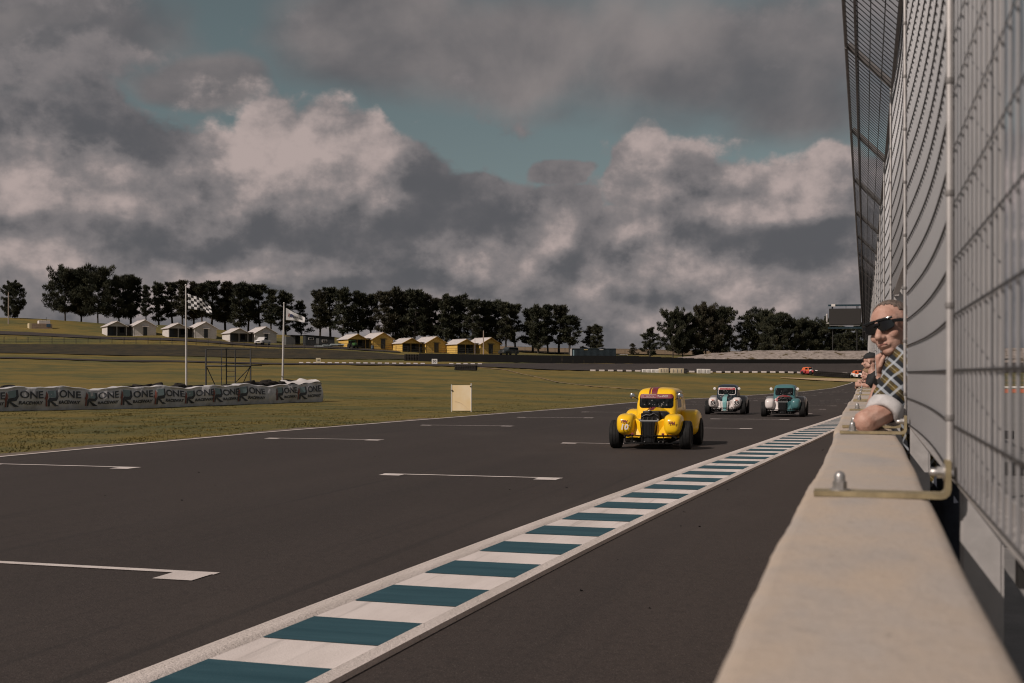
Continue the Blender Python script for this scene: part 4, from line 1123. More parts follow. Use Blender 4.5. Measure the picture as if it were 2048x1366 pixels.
m = MB(); m.box((-2.35, -0.3, zz(610.5)), (0.75, 0.3, 0.5)); m.build('junction_box', M_SIGNW, t)
m = MB(); m.lathe([(0.16, -0.85), (0.2, -0.5), (0.2, 0.6), (0.12, 0.8)], (-3.55, 0, zz(635)), n=10); m.build('loudspeaker', M_GALV, t)
m = MB(); m.box((-3.4, 0, zz(646)), (0.5, 0.2, 0.14)); m.build('speaker_arm', M_SIGNW, t)
# ------------------------------------------------------------------ banner-wrapped tyre wall
M_BANNER = mat('banner_vinyl', (0.50, 0.48, 0.485), 0.55, var=0.22, vscale=1.4, bump=1.0, bscale=3.0)
M_LOGOK = mat('logo_black', (0.050, 0.052, 0.06), 0.7); M_LOGOR = mat('logo_red', (0.20, 0.065, 0.05), 0.7); M_LOGOT = mat('logo_teal', (0.19, 0.25, 0.26), 0.7)
def banner():
    P1 = W(641, 70.0); Q = W(0, 54.0); u = (P1 - Q).normalized(); P0 = Q - u * 5.0
    L = (P1 - P0).length; n_ = Vector((u.y, -u.x, 0))
    t = thing('banner_barrier', 'low barrier wrapped in grey white banner printed with raceway logos', 'barrier', (P0.x, P0.y, 0))
    def zg(s): p = P0 + u * s; return gz(p.x, p.y)
    def top(s): return 1.05 + 0.055 * sin(s * 1.1) + 0.045 * sin(s * 2.3 + 1) + 0.022 * sin(s * 5.6) - (0.04 if abs(s - 18.3) < 0.5 else 0)
    def disp(s, h):
        k = 1 - 0.5 * h
        return 0.055 * sin(s * 1.9 + 1.6 * h) * k + 0.030 * sin(s * 4.3 - 2.6 * h + 1) + 0.024 * sin(s * 8.3 + 4 * h) * k * (0.6 + 0.4 * sin(s * 0.9)) + 0.012 * sin(s * 15 - 6 * h) + 0.10 * (1 - h) ** 2 + 0.13 * sin(pi * min(1, h * 1.05))
    def front(s, h, off=0.0):
        p = P0 + u * s + n_ * (disp(s, h) + off); p.z = zg(s) + h * top(s); return p - t.location
    N = 260; rings = []
    for i in range(N + 1):
        s = L * i / N
        r = [front(s, h) for h in (0.0, 0.03, 0.12, 0.25, 0.4, 0.55, 0.7, 0.82, 0.92)]
        z0 = zg(s); tp = top(s)
        for w, q in ((0.02, 0.985), (0.10, 1.01), (0.3, 0.99), (0.55, 0.97), (0.80, 0.98), (0.9, 0.90), (0.92, 0.5), (0.94, 0.0)):
            p = P0 + u * s - n_ * (w - 0.05 - 0.02 * sin(s * 3 + w * 5)); p.z = z0 + tp * q + 0.025 * sin(s * 5 + w * 9) * (0.1 < w < 0.85); r.append(p - t.location)
        rings.append(r)
    # the end face bulges a little
    for j, e in enumerate((0.05, 0.08)):
        rings.append([p + u * e - (p - rings[N][4]) * (0.06 * (j + 1)) for p in rings[N]])
    mb = MB(); mb.ring_loft(rings); cl = mb.build('banner_cloth', M_BANNER, t, smooth=70)
    # slack sheet folded over the edge
    def s_of(px):
        k = (px - CX) / F
        # solve right = k*D along the line
        r0, d0 = P0.x * CS + P0.y * SN, -P0.x * SN + P0.y * CS; ru, du = u.x * CS + u.y * SN, -u.x * SN + u.y * CS
        return (k * d0 - r0) / (ru - k * du)
    PX = [-75, 5, 85, 165, 237, 303, 365, 420, 472, 549, 591]
    for i, px in enumerate(PX):
        s0 = s_of(px); w = 0.74
        sq = 0.82 if i == 9 else 1.0
        lg = bpy.data.objects.new('logo', None); COL.objects.link(lg); lg.parent = t
        def pm(x, z): return front(s0 + x * w * sq, 0.17 + 0.70 * z, 0.03)
        for nm, m, poly in (('emblem', M_LOGOR, [(0.0, .50), (.10, .64), (.20, .95), (.27, .78), (.24, .55), (.17, .40), (.15, 0), (.04, 0), (.07, .42)]),
                            ('emblem', M_LOGOT, [(.33, .97), (.86, .97), (.80, .60), (.72, .55), (.32, .55)]),
                            ('emblem', M_LOGOK, [(.30, .53), (.70, .53), (.82, .64), (.87, .97), (.98, .97), (.96, .58), (.80, .35), (.45, .33), (.98, 0), (.66, 0), (.33, .30), (.30, 0), (.19, 0), (.20, .38)])):
            q = MB(); bm = bmesh.new(); vs = [bm.verts.new((x, z, 0)) for x, z in poly]; bm.faces.new(vs); bmesh.ops.triangulate(bm, faces=bm.faces[:]); bm.verts.index_update()
            q.add([pm(v.co.x, v.co.y) for v in bm.verts], [tuple(v.index for v in f.verts) for f in bm.faces]); bm.free()
            q.build(nm, m, lg)
        for txt, size, zc, xc, sx in (('ONE', 0.46, 0.70, 1.80, 1.22), ('RACEWAY', 0.20, 0.22, 1.72, 1.20)):
            q = text_mb(txt, size, 0.12, 0.008, sx); xform(q, lambda p: pm(xc + p.x / w, zc + p.z / 0.74)); q.build('lettering', M_LOGOK, lg)
    # used tyres heaped along the back
    rng = random.Random(8); k = 0
    for px0, n, hb in ((50, 1, 0.0), (318, 5, 0.0), (395, 4, -0.05), (470, 2, -0.1), (540, 6, 0.06), (585, 6, 0.04)):
        for j in range(n):
            s = s_of(px0) + (j - n / 2) * 0.46 + rng.uniform(-.08, .08); p = P0 + u * s - n_ * (0.55 + rng.uniform(0, .5))
            if n == 1: p = P0 + u * s - n_ * 0.95
            k += 1
            o = link('loose_tyre', TYREM); o.location = (p.x, p.y, zg(s) + 1.02 + hb + rng.uniform(-.02, .04) + (0.07 if j % 3 == 1 else 0)); o.rotation_euler = (rng.uniform(-.25, .25), rng.uniform(-.25, .25), rng.uniform(0, 6)); o.scale = (rng.uniform(.9, 1.1),) * 3
            tag(o, 'dusty used tyre lying on the banner barrier, %s from the left' % nth(k), 'tyre', 'used tyres on the banner barrier')
    # white sheet over the last metres
    q = MB(); rows = []
    for i in range(30):
        s = L - 2.6 + 2.55 * i / 29; z = zg(s)
        rows.append([P0 + u * s - n_ * w - t.location + Vector((0, 0, z + top(s) * hq + 0.03 * sin(s * 7 + w * 8))) for w, hq in ((-0.03, 1.03), (0.15, 1.10), (0.35, 1.16 + 0.08 * sin(s * 3)), (0.6, 1.17 + 0.07 * sin(s * 4)), (0.85, 1.05), (0.98, 0.7))])
    q.ring_loft(rows, False, False, closed=False); q.build('top_sheet', mat('white_sheet', (0.62, 0.58, 0.56), 0.6), t, smooth=70)
banner()

# ------------------------------------------------------------------ flags
M_POLE = mat('flag_pole_white', (0.52, 0.485, 0.47), 0.45, var=0.1, vscale=2)
M_CLOTHW = mat('flag_white', (0.62, 0.60, 0.60), 0.75); M_CLOTHK = mat('flag_black', (0.018, 0.017, 0.017), 0.8)
def flagpole(px0, px1, D, top, label, r):
    g = G(px0, D); e = W(px1, D, top)
    t = thing('flag_pole', label, 'flagpole', g)
    h = e - g; h = Vector((h.x, h.y, h.z))
    q = MB(); q.path([Vector((0, 0, -0.2)), h * 0.5, h], [r * 1.2, r, r * 0.7], 8); q.build('shaft', M_POLE, t, smooth=40)
    q = MB(); q.lathe([(r * 0.9, 0), (r * 1.4, 0.04), (r * 0.5, 0.1)], h, n=8); q.build('finial', M_POLE, t, smooth=40)
    q = MB(); q.path([Vector((0.09, -0.03, 0.9)), h * 0.5 + Vector((0.10, -0.03, 0)), h + Vector((0.06, -0.03, -0.1))], 0.008, 4); q.build('halyard', M_GALVD, t)
    return t
flagpole(372.5, 371.5, 66, 572, 'tall pale pole flying the chequered flag', 0.045)
flagpole(564, 568, 70, 608, 'white flagpole flying the white raceway flag', 0.05)
def flag(name, label, D, P, nx, ny, mats, pick, wav=0.06):
    """P(u, v): bearing px and picture height of the cloth; u along, v down"""
    o = W(*P(0, 0)[:1], D, P(0, 0)[1]); t = thing(name, label, 'flag', o)
    sub = 3; mb = MB(); NX, NY = nx * sub, ny * sub
    for j in range(NY + 1):
        for i in range(NX + 1):
            a, b = i / NX, j / NY; px, py = P(a, b)
            dd = wav * sin(a * 9 + b * 2) * a + 0.5 * wav * sin(a * 17 - b * 3) * a + 0.25 * a
            mb.v.append(tuple(W(px, D + dd, py) - o))
    for j in range(NY):
        for i in range(NX):
            q = j * (NX + 1) + i; mb.f.append((q, q + NX + 1, q + NX + 2, q + 1)); mb.m.append(pick(i // sub, j // sub))
    c = mb.build('cloth', mats, t, smooth=80)
    sd = c.modifiers.new('thick', 'SOLIDIFY'); sd.thickness = 0.006
    return t, o
def P1f(u, v):
    tx, ty = 376 + 45 * u, 587.5 + 14 * u + 7 * u * u; bx, by = 376 + 49 * u, 617.5 + 4 * u + 7 * u * u
    w = 1.2 * sin(u * 8) * u
    return tx + (bx - tx) * v, ty + (by - ty) * v + w
flag('chequered_flag', 'black and white chequered flag blowing on the left pole', 66, P1f, 8, 5, [M_CLOTHW, M_CLOTHK], lambda i, j: (i + j) % 2, 0.09)
def P2f(u, v):
    tx, ty = 571.5 + 38.5 * u, 615.5 + 21 * u + 1.5 * sin(u * 5) * u; bx, by = 571.5 + 38 * u, 640.5 + 5 * u * u
    return tx + (bx - tx) * v, ty + (by - ty) * v
fl, fo = flag('raceway_flag', 'white flag with raceway logo on the right pole', 70, P2f, 12, 6, [M_CLOTHW], lambda i, j: 0, 0.05)
def on_flag(a, b):
    px, py = P2f(a, b); return W(px, 70 - 0.03 + 0.05 * sin(a * 9 + b * 2) * a + 0.025 * sin(a * 17 - b * 3) * a + 0.25 * a, py) - fo
q = text_mb('ONE', 0.2, 0.2, 0.006, 1.5); xform(q, lambda p: on_flag(0.60 + p.x / 1.25, 0.50 - p.z / 0.62)); q.build('lettering', M_LOGOK, fl)
q = text_mb('R', 0.30, 0.2, 0.02, 1.3); xform(q, lambda p: on_flag(0.30 + p.x / 1.2, 0.50 - p.z / 0.7)); q.build('lettering', mat('logo_navy', (0.03, 0.035, 0.09), 0.6), fl)
q = text_mb('1', 0.28, 0.2, 0.02, 1.0); xform(q, lambda p: on_flag(0.15 + p.x / 1.2, 0.52 - p.z / 0.7)); q.build('lettering', M_LOGOR, fl)

# ------------------------------------------------------------------ scaffold stand
D0 = 67.5
g = G(456, D0); t = thing('scaffold_stand', 'open dark steel stand with ladder rungs behind the banner', 'scaffold', g); org = Vector(g)
M_SCAF = mat('scaffold_paint', (0.040, 0.037, 0.035), 0.6, metal=0.2, var=0.3, vscale=3)
def sc(px, py, dd=0.0): return W(px, D0 + dd, py) - org
def bar(name, a, b, r=0.032): q = MB(); q.path([a, b], r, 5); q.build(name, M_SCAF, t)
for px, dd in ((412.5, 0), (443, 1.2), (452.7, 0), (470.5, 0), (501.5, 0), (411, 1.4), (500.3, 1.4)):
    bar('post', sc(px, 810, dd), sc(px, 697.5, dd), 0.035 if dd == 0 else 0.026)
bar('rail', sc(412.5, 698.5), sc(501.5, 698.5)); bar('rail', sc(412.5, 732), sc(501.5, 732), 0.045); bar('rail', sc(411, 699, 1.4), sc(500, 699, 1.4), 0.022); bar('rail', sc(411, 732, 1.4), sc(500, 732, 1.4), 0.03)
for px in (412.5, 501.5): bar('rail', sc(px, 732), sc(px - 1, 732, 1.4)); bar('rail', sc(px, 698.5), sc(px - 1, 698.5, 1.4))
for a, b in (((413, 733), (431, 772)), ((500.5, 734), (472, 764)), ((500, 734), (485, 770))): bar('brace', sc(*a), sc(*b, 0.6), 0.028)
for py in (742.5, 753.5, 764, 776): bar('rung', sc(452.7, py), sc(470.5, py), 0.02)
q = MB(); c = (sc(471, 731) + sc(501, 731, 1.4)) / 2; q.box(c, (1.7, 1.3, 0.05)); q.build('deck', M_SCAF, t)

# ------------------------------------------------------------------ cream board by the track
g = G(923, 53.6); t = thing('trackside_board', 'cream blank board between two white posts on the grass verge', 'sign', g, yaw_to(923, -6))
def _cream(nt, pos):
    n = noise(nt, pos, 1.6, 3.0, 0.5)
    return mixc(nt, n.smooth(0.3, 0.7), (0.80, 0.66, 0.46), (0.76, 0.58, 0.34)), 0.5, None, 0
q = MB(); q.bevbox((0, 0.02, 0.60), (0.84, 0.03, 1.14), 0.006); f = q.build('panel', shader('cream_panel_sheet', _cream), t)
q = MB(); q.path([(-0.30 + 0.045 * k, -0.002, 0.44 - 0.0017 * k * k * 1.2) for k in range(14)], 0.012, 5, flat=0.3); q.build('scuff_mark', mat('scuff', (0.60, 0.50, 0.40), 0.6), f)
for x, h in ((-0.45, 1.2), (0.435, 1.26)):
    q = MB(); q.path([(x, 0, -0.2), (x, 0, h)], 0.02, 8); q.build('post', M_SIGNW, t, smooth=40)
for x, z in ((-0.43, 0.94), (0.41, 1.12)): q = MB(); q.box((x, -0.02, z), (0.05, 0.05, 0.05)); q.build('clip', M_DKSTEEL, t)

# ------------------------------------------------------------------ parked vehicles far away
def wheel(t, c, r, w, m=None):
    q = tyre_mb(r, w, 16, c, 'x'); o = q.build('wheel', M_TYRE, t, smooth=40)
    h = MB(); h.lathe([(r * 0.54, -w * 0.3), (r * 0.5, -w * 0.36), (0.05, -w * 0.3), (0.05, w * 0.3), (r * 0.5, w * 0.36), (r * 0.54, w * 0.3)], c, 'x', 14); h.build('rim', M_ALLOY, o, smooth=40)
def ute(px, D, label, paint, rz, wagon=False):
    g = G(px, D); t = thing('parked_ute' if not wagon else 'parked_wagon', label, 'car', g, rz)
    def sec(y, w, z0, z1, r=0.12): return [Vector((x, y, z)) for x, z in ((-w, z0), (w, z0), (w, z1 - r), (w - r, z1), (-w + r, z1), (-w, z1 - r))]
    q = MB(); q.ring_loft([sec(-2.4, .78, .45, .80), sec(-2.3, .86, .38, .92), sec(-1.2, .9, .35, 1.08), sec(2.3, .9, .35, 1.08), sec(2.45, .86, .5, 1.0)]); q.build('body', paint, t, smooth=40)
    yb = 2.3 if wagon else 0.75
    q = MB(); q.ring_loft([sec(-1.15, .82, 1.04, 1.10, .04), sec(-.45, .74, 1.04, 1.68), sec(yb - .3, .74, 1.04, 1.70), sec(yb, .78, 1.04, 1.3 if not wagon else 1.6)]); cb = q.build('cab', paint, t, smooth=40)
    q = MB(); q.add([(-.66, -1.06, 1.14), (.66, -1.06, 1.14), (.60, -.50, 1.62), (-.60, -.50, 1.62)], [(0, 1, 2, 3)]); q.build('windscreen', M_GLASS, cb)
    for s in (-1, 1):
        q = MB(); q.add([(s * .80, -.75, 1.16), (s * .80, yb - .15, 1.16), (s * .755, yb - .25, 1.58), (s * .755, -.4, 1.58)], [(0, 1, 2, 3) if s > 0 else (3, 2, 1, 0)]); q.build('side_window', M_GLASS, cb)
        q = MB(); q.bevbox((s * .62, -2.36, .78), (.3, .1, .17), .03); q.build('headlight', M_CHROME, t)
        for y in (-1.5, 1.55): wheel(t, (s * .80, y, .36), .36, .24)
    q = MB(); q.bevbox((0, -2.42, .70), (.8, .06, .2), .02); q.build('grille', M_DKSTEEL, t)
    q = MB(); q.bevbox((0, -2.46, .50), (1.6, .14, .16), .03); q.build('bumper', paint if not wagon else M_DKSTEEL, t)
ute(525, 249, 'white ute parked in front of the third white cabin', mat('white_car_paint', (0.60, 0.57, 0.55), 0.35, coat=0.5), yaw_to(525, -22))
ute(1017, 252, 'dark four wheel drive parked beside the last yellow cabin', mat('dark_car_paint', (0.020, 0.026, 0.028), 0.35, coat=0.5), yaw_to(1017, -40), True)
g = G(706, 247.5); t = thing('tractor', 'green tractor with cab parked before the first yellow cabin', 'tractor', g, yaw_to(706, 25))
M_GREEN = mat('tractor_green', (0.045, 0.12, 0.03), 0.45, coat=0.3)
q = MB(); q.bevbox((0, -.75, .95), (.62, 1.3, .55), .08); q.build('bonnet', M_GREEN, t, smooth=40)
q = MB(); q.box((0, .55, 1.72), (1.0, 1.1, .06)); q.build('cab_roof', M_GREEN, t)
for x in (-.46, .46):
    for y in (.05, 1.05): q = MB(); q.path([(x, y, .8), (x, y, 1.72)], .035, 5); q.build('cab_post', M_DKSTEEL, t)
    q = MB(); q.bevbox((x * 1.25, .75, 1.05), (.3, .9, .12), .04); q.build('mudguard', M_GREEN, t)
    wheel(t, (x * 1.3, .75, .58), .58, .3); wheel(t, (x * 1.15, -1.0, .36), .36, .2)
q = MB(); q.bevbox((0, .55, .75), (.7, .8, .35), .05); q.build('seat_box', M_DKSTEEL, t)
q = MB(); q.path([(.18, -.9, 1.2), (.18, -.9, 1.75)], .03, 6); q.build('exhaust', M_DKSTEEL, t)
g = G(745, 250); t = thing('rubbish_bin', 'small blue drum standing before the first yellow cabin', 'bin', g)
q = MB(); q.lathe([(.27, -.1), (.3, 0), (.3, .4), (.31, .42), (.3, .44), (.3, .85), (.24, .9)], n=14); q.build('drum', mat('blue_drum', (0.05, 0.075, 0.10), 0.5), t, smooth=40)
q = MB(); q.lathe([(.31, .88), (.31, .94)], n=14); q.build('lid', M_GALVD, t)
# orange barriers seen through the fence on the right
for k in range(6):
    p = G(1975 + k * 17, 120); t = thing('orange_barrier', 'orange and white plastic barrier seen through the fence, %s from the left' % nth(k + 1), 'barrier', p, yaw_to(1975 + k * 17, 0), 'orange barriers beyond the fence')
    q = MB(); q.ring_loft([[Vector((-.38, y * w, z)) for y, z in ((-1, -.5), (1, -.5), (.6, .9 - .5), (-.6, .4))] for w in (.28,)] + [[Vector((.38, y * .28, z)) for y, z in ((-1, -.5), (1, -.5), (.6, .4), (-.6, .4))]]); q.build('body', mat('orange_plastic', (0.45, 0.10, 0.03), 0.5), t)
    q = MB(); q.box((0, -.25, .55), (.76, .05, .2)); q.build('top_bar', M_SIGNW, t)
# ------------------------------------------------------------------ small vintage-bodied race cars
def paint(name, c, rough=0.28): return mat('paint_' + name, c, rough, coat=0.3, spec=0.4)
P_YEL = paint('yellow', (0.88, 0.52, 0.012)); P_MAR = paint('maroon', (0.17, 0.020, 0.036), 0.5); P_WHT = paint('white', (0.66, 0.60, 0.58)); P_NAVY = paint('navy', (0.018, 0.026, 0.036))
P_TEAL = paint('teal', (0.060, 0.155, 0.165)); P_MINT = paint('mint', (0.17, 0.36, 0.36)); P_RED = paint('red', (0.36, 0.055, 0.060)); P_BLK = paint('black', (0.012, 0.012, 0.013)); P_GREY = paint('grey', (0.17, 0.16, 0.165)); P_ORG = paint('orange', (0.62, 0.14, 0.05))
P_LET = mat('decal_white', (0.68, 0.64, 0.62), 0.5)
ZC = [0.56, 0.72, 0.80, 0.90, 1.00, 1.06, 1.105, 1.14, 1.162, 1.172]
WC = [0.405, 0.402, 0.400, 0.394, 0.384, 0.372, 0.352, 0.308, 0.22, 0.08]
YF = [-0.34, -0.315, -0.30, -0.275, -0.245, -0.22, -0.18, -0.105, 0.03, 0.25]
YB = [1.22, 1.20, 1.17, 1.12, 1.05, 0.99, 0.90, 0.77, 0.60, 0.40]
def fW(z): return float(np.interp(z, ZC, WC))
def fF(z): return float(np.interp(z, ZC, YF))
def fB(z): return float(np.interp(z, ZC, YB))
def rrect(w, y0, y1, r, z, n=7):
    P = []
    for cx_, cy_, a0 in ((w - r, y1 - r, 0), (-w + r, y1 - r, pi / 2), (-w + r, y0 + r, pi), (w - r, y0 + r, 3 * pi / 2)):
        for k in range(n): a = a0 + pi / 2 * k / (n - 1); P.append(Vector((cx_ + r * cos(a), cy_ + r * sin(a), z)))
    return P
def pane(mb, fn, cx_, cz_, hw, hh, r, n=6, mi=0):
    """rounded patch laid over a surface given by fn(a, b)"""
    ring = []
    for sx, sz, a0 in ((1, 1, 0), (-1, 1, pi / 2), (-1, -1, pi), (1, -1, 3 * pi / 2)):
        for k in range(n): a = a0 + pi / 2 * k / (n - 1); ring.append((sx * (hw - r) + r * cos(a), sz * (hh - r) + r * sin(a)))
    rings = [[Vector(fn(cx_ + a * s, cz_ + b * s)) for a, b in ring] for s in (0.02, 0.3, 0.5, 0.62, 0.72, 0.8, 0.86, 0.91, 0.96, 1.0)]
    mb.ring_loft(rings, True, False, mi)
def race_car(name, label, pos, yaw, scale, c, text=None, num=None):
    t = thing(name, label, 'race car', pos, yaw, 'small race cars'); t.scale = (scale,) * 3
    # ---- cabin shell
    q = MB(); q.ring_loft([rrect(w, y0, y1, min(0.115, w * 0.75), z) for z, w, y0, y1 in zip(ZC, WC, YF, YB)]); cab = q.build('cabin', c['cabin'], t, smooth=50)
    rc = lambda z: min(0.115, fW(z) * 0.75)
    ws = lambda x, z: (x, fF(z) - 0.009 + rc(z) - sqrt(max(0, rc(z) ** 2 - max(0, abs(x) - fW(z) + rc(z)) ** 2)), z)
    q = MB(); pane(q, ws, 0, 0.905, 0.335, 0.135, 0.06); wsb = q.build('windscreen', M_GLASS, cab, smooth=50)
    if c.get('surround'):
        q = MB()
        ring = []
        for sx, sz, a0 in ((1, 1, 0), (-1, 1, pi / 2), (-1, -1, pi), (1, -1, 3 * pi / 2)):
            for k in range(6): a = a0 + pi / 2 * k / 5; ring.append(ws(sx * 0.275 + 0.06 * cos(a), 0.905 + sz * 0.08 + 0.06 * sin(a)))
        q.path(ring + [ring[0]], 0.012, 6); q.build('screen_surround', c['surround'], cab, smooth=50)
    if c.get('visor'):
        q = MB(); pane(q, lambda x, z: (ws(x, z)[0], ws(x, z)[1] - 0.004, z), 0, 1.0, 0.328, 0.043, 0.035); q.build('visor_strip', c['visor'], cab, smooth=50)
        for tx, x, s, b in (('SIMPSON', -0.130, 0.038, -0.001), ('Too DICE', 0.120, 0.050, 0.0)):
            k = text_mb(tx, s, 0.15, b, 1.0); xform(k, lambda p: Vector((x + p.x, fF(0.998 + p.z) - 0.020, 0.998 + p.z))); k.build('lettering', P_LET, cab)
        k = MB(); k.path([Vector((x, fF(z) - 0.018, z)) for x, z in ((-0.255, 0.968), (-0.015, 0.968), (-0.015, 1.030), (-0.255, 1.030), (-0.255, 0.968))], 0.003, 4); k.build('lettering', P_LET, cab)
    # dash, driver and cage hints behind the glass: bright flecks on the screen
    rng = random.Random(sum(map(ord, name + label)))
    k = MB()
    for i in range(16):
        x, z = rng.uniform(-.24, .26), rng.uniform(.80, .94); w = rng.uniform(.006, .016)
        k.add([Vector((x + a * w, fF(z) - 0.012, z + b * w * rng.uniform(.5, 1.2))) for a, b in ((-1, -1), (1, -.7), (.8, 1), (-.9, .8))], [(0, 1, 2, 3)])
    k.build('screen_flecks', M_ALLOY, cab)
    for s in (-1, 1):
        sw = lambda y, z: (s * (fW(z) + 0.005), y, z)
        q = MB(); pane(q, (lambda y, z: sw(y, z)) if s < 0 else (lambda y, z: sw(y, z)), 0.17, 0.895, 0.25, 0.125, 0.04); q.build('side_window', M_GLASS, cab, smooth=50)
        if c.get('drip'):
            q = MB(); q.path([Vector((s * (fW(1.06) + .004), y, 1.06 + .015 * (y > .0))) for y in (-.06, .1, .3, .5)], 0.022, 6, flat=.5); q.build('roof_flash', c['drip'], cab, smooth=50)
    # stripes over roof
    if c.get('stripe'):
        for x0, x1 in ((-0.155, -0.125), (-0.105, 0.01)):
            q = MB(); rows = []
            zs = [1.045, 1.075, 1.105, 1.14, 1.162, 1.172]
            path = [(fF(z) - .004, z + .004) for z in zs] + [(0.4, 1.178), (0.6, 1.168), (0.77, 1.145), (.9, 1.11)]
            for y, z in path: rows.append([Vector((x0, y, z)), Vector((x1, y, z))])
            q.ring_loft(rows, False, False, closed=False); q.build('stripe', c['stripe'], cab, smooth=50)
    # ---- lower body
    def bsec(y, w, z0, z1, r): return [Vector((x, y, z)) for x, z in ((-w * .92, z0), (w * .92, z0), (w, z0 + r), (w, z1 - r), (w - r * .6, z1), (-w + r * .6, z1), (-w, z1 - r), (-w, z0 + r))]
    q = MB(); q.ring_loft([bsec(-.36, .37, .2, .66, .08), bsec(-.1, .40, .18, .68, .08), bsec(.8, .42, .18, .66, .08), bsec(1.25, .40, .22, .66, .10), bsec(1.5, .30, .28, .58, .10), bsec(1.58, .16, .34, .50, .05)]); q.build('body', c['body'], t, smooth=45)
    # bonnet
    def hsec(y, w, z): return [Vector((w * cos(a) * (1 if abs(cos(a)) < .7 else 1), y, 0.42 + (z - .42) * max(0, sin(a)) ** .55)) for a in [pi * k / 14 for k in range(15)]]
    yh = c.get('hood_front', -0.72)
    q = MB(); q.ring_loft([hsec(-.28, .345, .785), hsec(-.5, .275, .765), hsec(-.72, .215, .735)] + ([hsec(-.95, .185, .70), hsec(-1.16, .165, .665)] if yh < -1 else []), True, True); hd = q.build('bonnet', c['hood'], t, smooth=50)
    if c.get('stripe'):
        for x0, x1 in ((-0.115, -0.095), (-0.075, 0.0)):
            q = MB(); q.add([(x0, -.30, .79), (x1, -.30, .79), (x1 * .9, -.72, .742), (x0 * .9, -.72, .742)], [(0, 1, 2, 3)]); q.build('stripe', c['stripe'], hd)
    # ---- engine bay
    if yh > -1:
        q = MB(); q.bevbox((0, -.90, .56), (.36, .3, .26), .02); en = q.build('engine', M_BLACK, t, smooth=30)
        q = MB(); q.bevbox((0, -.86, .70), (.32, .22, .06), .02); q.build('cam_cover', M_DKSTEEL, en, smooth=30)
        q = MB(); q.sup((0.20, -.78, .62), (.14, .14, .11), .7, .7, 14, 8); q.build('air_box', P_BLK, en, smooth=60)
        for k in range(4):
            q = MB(); x = -.12 + k * .08; q.path([(x, -1.04, .60), (x * 1.2, -1.10, .54), (x * 1.1, -1.08, .44)], .018, 6); q.build('header_pipe', M_DKSTEEL, en, smooth=40)
        q = MB(); q.path([(-.16, -1.06, .62), (-.08, -1.075, .66), (.0, -1.07, .65), (.07, -1.075, .69), (.16, -1.05, .63)], .007, 5); q.build('hose', M_ALLOY, en, smooth=40)
        q = MB(); q.sup((-.02, -1.0, .735), (.03, .03, .02), 1, 1, 8, 6); q.build('filler_cap', M_CHROME, en, smooth=60)
        q = MB(); q.bevbox((0, -1.17, .545), (.34, .02, .035), .006); q.build('crossbar', M_ALLOY, t)
        for s in (-1, 1): q = MB(); q.bevbox((s * .17, -1.16, .55), (.03, .03, .07), .006); q.build('crossbar_bracket', M_ALLOY, t)
    # ---- grille
    q = MB(); q.ring_loft([[Vector((x, y, z)) for x, y in ((-w, -1.20), (-w * .8, -1.27), (0, -1.30), (w * .8, -1.27), (w, -1.20))] for z, w in ((.15, .13), (.30, .135), (.45, .155), (.53, .17))]); gr = q.build('grille_shell', c['grille'], t, smooth=40)
    if c['grille'] is P_BLK:
        for k in range(9): q = MB(); x = -.12 + k * .03; q.box((x, -1.292 + abs(x) * .12, .34), (.006, .012, .36)); q.build('grille_bar', M_BLACK, gr)
    if c.get('hoodstripe'):
        q = MB(); rows = []
        for y, w, z in ((-.5, .07, .772), (-.72, .075, .742), (-.95, .08, .707), (-1.17, .085, .672), (-1.225, .088, .60), (-1.29, .082, .53), (-1.308, .075, .45), (-1.308, .07, .30), (-1.308, .06, .17)):
            rows.append([Vector((-w, y + .004, z)), Vector((0, y - .006, z + .006)), Vector((w, y + .004, z))])
        q.ring_loft(rows, False, False, closed=False); q.build('bonnet_stripe', c['hoodstripe'], t, smooth=50)
    # ---- fenders, splash panels, wheels
    for s in (-1, 1):
        fc = c['fender_l'] if s < 0 else c['fender_r']
        def shp(p):
            # nose tucks down in front, tail runs low behind
            f = (p.y + .42) / .84
            x, y, z = p
            if z < 0: x = x - s * 0.0; x *= 1 - .22 * (z / .2) ** 2 * (1 if x * s > 0 else .3)
            if y < 0: z += -.015 * (y / .4) ** 2
            if y > .1: z -= (y - .1) * .45; x *= 1 - (y - .1) * .5
            return Vector((x, y, z))
        q = MB(); q.sup((s * .452, -.98, .475), (.182, .36, .205), .62, .62, 32, 18, fn=shp); fd = q.build('front_fender', fc, t, smooth=60)
        q = MB(); q.ring_loft([[Vector((s * x, y, z)) for x, y, z in ((.15, -1.215, .27), (.17, -1.20, .53), (.25, -1.13, .585), (.34, -1.10, .57), (.34, -1.20, .27))], [Vector((s * x, y + .2, z)) for x, y, z in ((.15, -1.215, .27), (.17, -1.20, .53), (.25, -1.13, .585), (.34, -1.10, .57), (.34, -1.20, .27))]]); q.build('splash_panel', fc, t, smooth=30)
        q = MB(); q.bevbox((s * .30, -1.20, .235), (.26, .10, .02), .006); q.build('valance', fc, t)
        q = MB(); q.bevbox((s * .50, -.1, .20), (.2, 1.3, .035), .012); q.build('running_board', c['body'], t)
        def shr(p):
            x, y, z = p
            if z < 0: x *= 1 - .1 * (z / .3) ** 2
            if y > 0: z -= y * .10
            return Vector((x, y, z))
        q = MB(); q.sup((s * .545, .70, .46), (.215, .47, .265), .55, .62, 32, 18, fn=shr); q.build('rear_fender', c['rear'], t, smooth=60)
